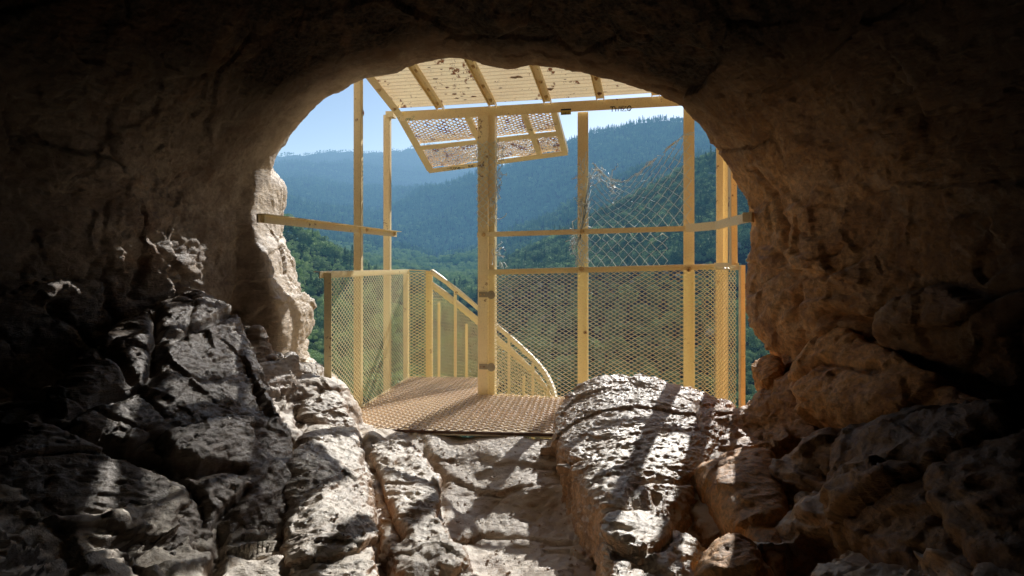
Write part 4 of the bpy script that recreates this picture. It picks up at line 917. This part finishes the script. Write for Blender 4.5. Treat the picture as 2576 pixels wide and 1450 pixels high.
# far woods: nobody could count these
def woods(name, label, pts, protoo, smin_, smax, grow):
    me = bpy.data.meshes.new(name); me.from_pydata(pts.tolist(), [], [])
    n = len(pts); sc_ = me.attributes.new('sc', 'FLOAT', 'POINT'); s = rg.uniform(smin_, smax, n)*np.clip(pts[:, 1]/grow, 1, 1.45); sc_.data.foreach_set('value', s.astype(np.float32))
    ro = me.attributes.new('rz', 'FLOAT', 'POINT'); ro.data.foreach_set('value', rg.uniform(0, 6.28, n).astype(np.float32))
    o = bpy.data.objects.new(name, me); C.objects.link(o); tag(o, label, 'woods', kind='stuff')
    ng = bpy.data.node_groups.new(name, 'GeometryNodeTree'); ng.interface.new_socket('Geometry', in_out='INPUT', socket_type='NodeSocketGeometry'); ng.interface.new_socket('Geometry', in_out='OUTPUT', socket_type='NodeSocketGeometry')
    gi = ng.nodes.new('NodeGroupInput'); go = ng.nodes.new('NodeGroupOutput'); oi = ng.nodes.new('GeometryNodeObjectInfo'); oi.inputs['Object'].default_value = protoo; oi.inputs['As Instance'].default_value = True
    ip = ng.nodes.new('GeometryNodeInstanceOnPoints'); a1 = ng.nodes.new('GeometryNodeInputNamedAttribute'); a1.data_type = 'FLOAT'; a1.inputs['Name'].default_value = 'sc'
    a2 = ng.nodes.new('GeometryNodeInputNamedAttribute'); a2.data_type = 'FLOAT'; a2.inputs['Name'].default_value = 'rz'; cx = ng.nodes.new('ShaderNodeCombineXYZ')
    l = ng.links.new; l(gi.outputs[0], ip.inputs['Points']); l(oi.outputs['Geometry'], ip.inputs['Instance']); l(a1.outputs['Attribute'], ip.inputs['Scale']); l(a2.outputs['Attribute'], cx.inputs[2]); l(cx.outputs[0], ip.inputs['Rotation']); l(ip.outputs[0], go.inputs[0])
    md = o.modifiers.new('woods', 'NODES'); md.node_group = ng; return o
far1 = (YG >= 250)*(YG < 640)*1.; far2 = (YG >= 640)*1.
P1, c1_ = sample(3800, far1, 1.1, rg); P2, c2_ = sample(24000, far2, 1.0, rg)
def split(P, c, fp, fb):
    r = rg.random(len(P)); valley = (c < 1210) & (P[:, 1] > 330) & (P[:, 1] < 800); br = (r < fb) | (valley & (r < .6)); pi = ~br & (r < fb+fp); return P[~br & ~pi], P[pi], P[br]
a1, b1_, d1 = split(P1, c1_, .18, .03); lft = (P1[:, 1] < 330) & (c1_ < 1000)
Pp, _c = sample(420, far1*(CG > 1250), 1.1, rg); woods('pale_shrubs', 'pale silvery shrubs dotted over the opposite slope', Pp, proto['pale'], 1.2, 2.0, 9e9)
Pu, _c = sample(4200, (YG < 340)*1., .9, rg)
woods('undergrowth', 'low green scrub covering the near slopes between the trees', Pu, proto['oak'], .22, .5, 9e9)
Pv, _c = sample(1500, (YG < 340)*(CG < 1150)*1., .9, rg)
woods('bright_undergrowth', 'sunlit yellow green scrub on the near left slope', Pv, proto['bright'], .2, .42, 9e9)
woods('oak_woods', 'dark green scrub oak woods covering the opposite slope', a1, proto['oak'], .7, 1.2, 9e9)
woods('conifer_woods', 'scattered conifers standing on the opposite slope', b1_, proto['pine'], .7, 1.2, 9e9)
woods('valley_woods', 'yellow green trees along the valley bottom', np.concatenate([d1, P1[lft][rg.random(lft.sum()) < .5]]), proto['bright'], .6, 1.1, 9e9)
a2_, b2_, d2_ = split(P2, c2_, .62, .01)
woods('far_oak_woods', 'hazy scrub woods on the distant hills', a2_, proto['oak'], .8, 1.4, 1100)
woods('far_conifer_woods', 'hazy conifer forest on the distant hills', np.concatenate([b2_]), proto['pine'], .8, 1.4, 1100)
woods('far_valley_woods', 'pale yellow green trees on the distant valley floor', d2_, proto['bright'], .8, 1.3, 1100)

# ------------------------------------------------------------------ light
AZ, EL = math.radians(21), math.radians(29.5)             # sun to the right beyond the valley
sd = Vector((math.sin(AZ)*math.cos(EL), math.cos(AZ)*math.cos(EL), math.sin(EL)))
sun = bpy.data.lights.new('sun', 'SUN'); sun.energy = 5.; sun.angle = math.radians(.5); sun.color = (1., .97, .92)
so = bpy.data.objects.new('sun', sun); C.objects.link(so); so.rotation_euler = sd.to_track_quat('Z', 'Y').to_euler()
w = bpy.data.worlds.new('World'); S.world = w; w.use_nodes = True; nt = w.node_tree; nt.nodes.clear()
sky = N(nt, 'ShaderNodeTexSky', sky_type='NISHITA', sun_disc=False, sun_elevation=EL, sun_rotation=AZ, altitude=300., air_density=1., dust_density=.4, ozone_density=2.)
bg = N(nt, 'ShaderNodeBackground', {'Color': sky.outputs[0], 'Strength': .125}); N(nt, 'ShaderNodeOutputWorld', {'Surface': bg.outputs[0]})

cam = bpy.data.cameras.new('camera'); co = bpy.data.objects.new('camera', cam); C.objects.link(co); S.camera = co
cam.sensor_width = 36; cam.lens = F/2576*36; co.location = (0, 0, EYE); co.rotation_euler = (math.radians(90), 0, 0)
cam.shift_y = -(725-HZ)/2576; cam.clip_start = .05; cam.clip_end = 20000
S.render.engine = 'CYCLES'; S.cycles.max_bounces = 8; S.cycles.diffuse_bounces = 5; S.cycles.use_denoising = True; S.cycles.caustics_reflective = False; S.cycles.sample_clamp_indirect = 6.
S.view_settings.view_transform = 'Standard'; S.view_settings.look = 'None'; S.view_settings.exposure = 0
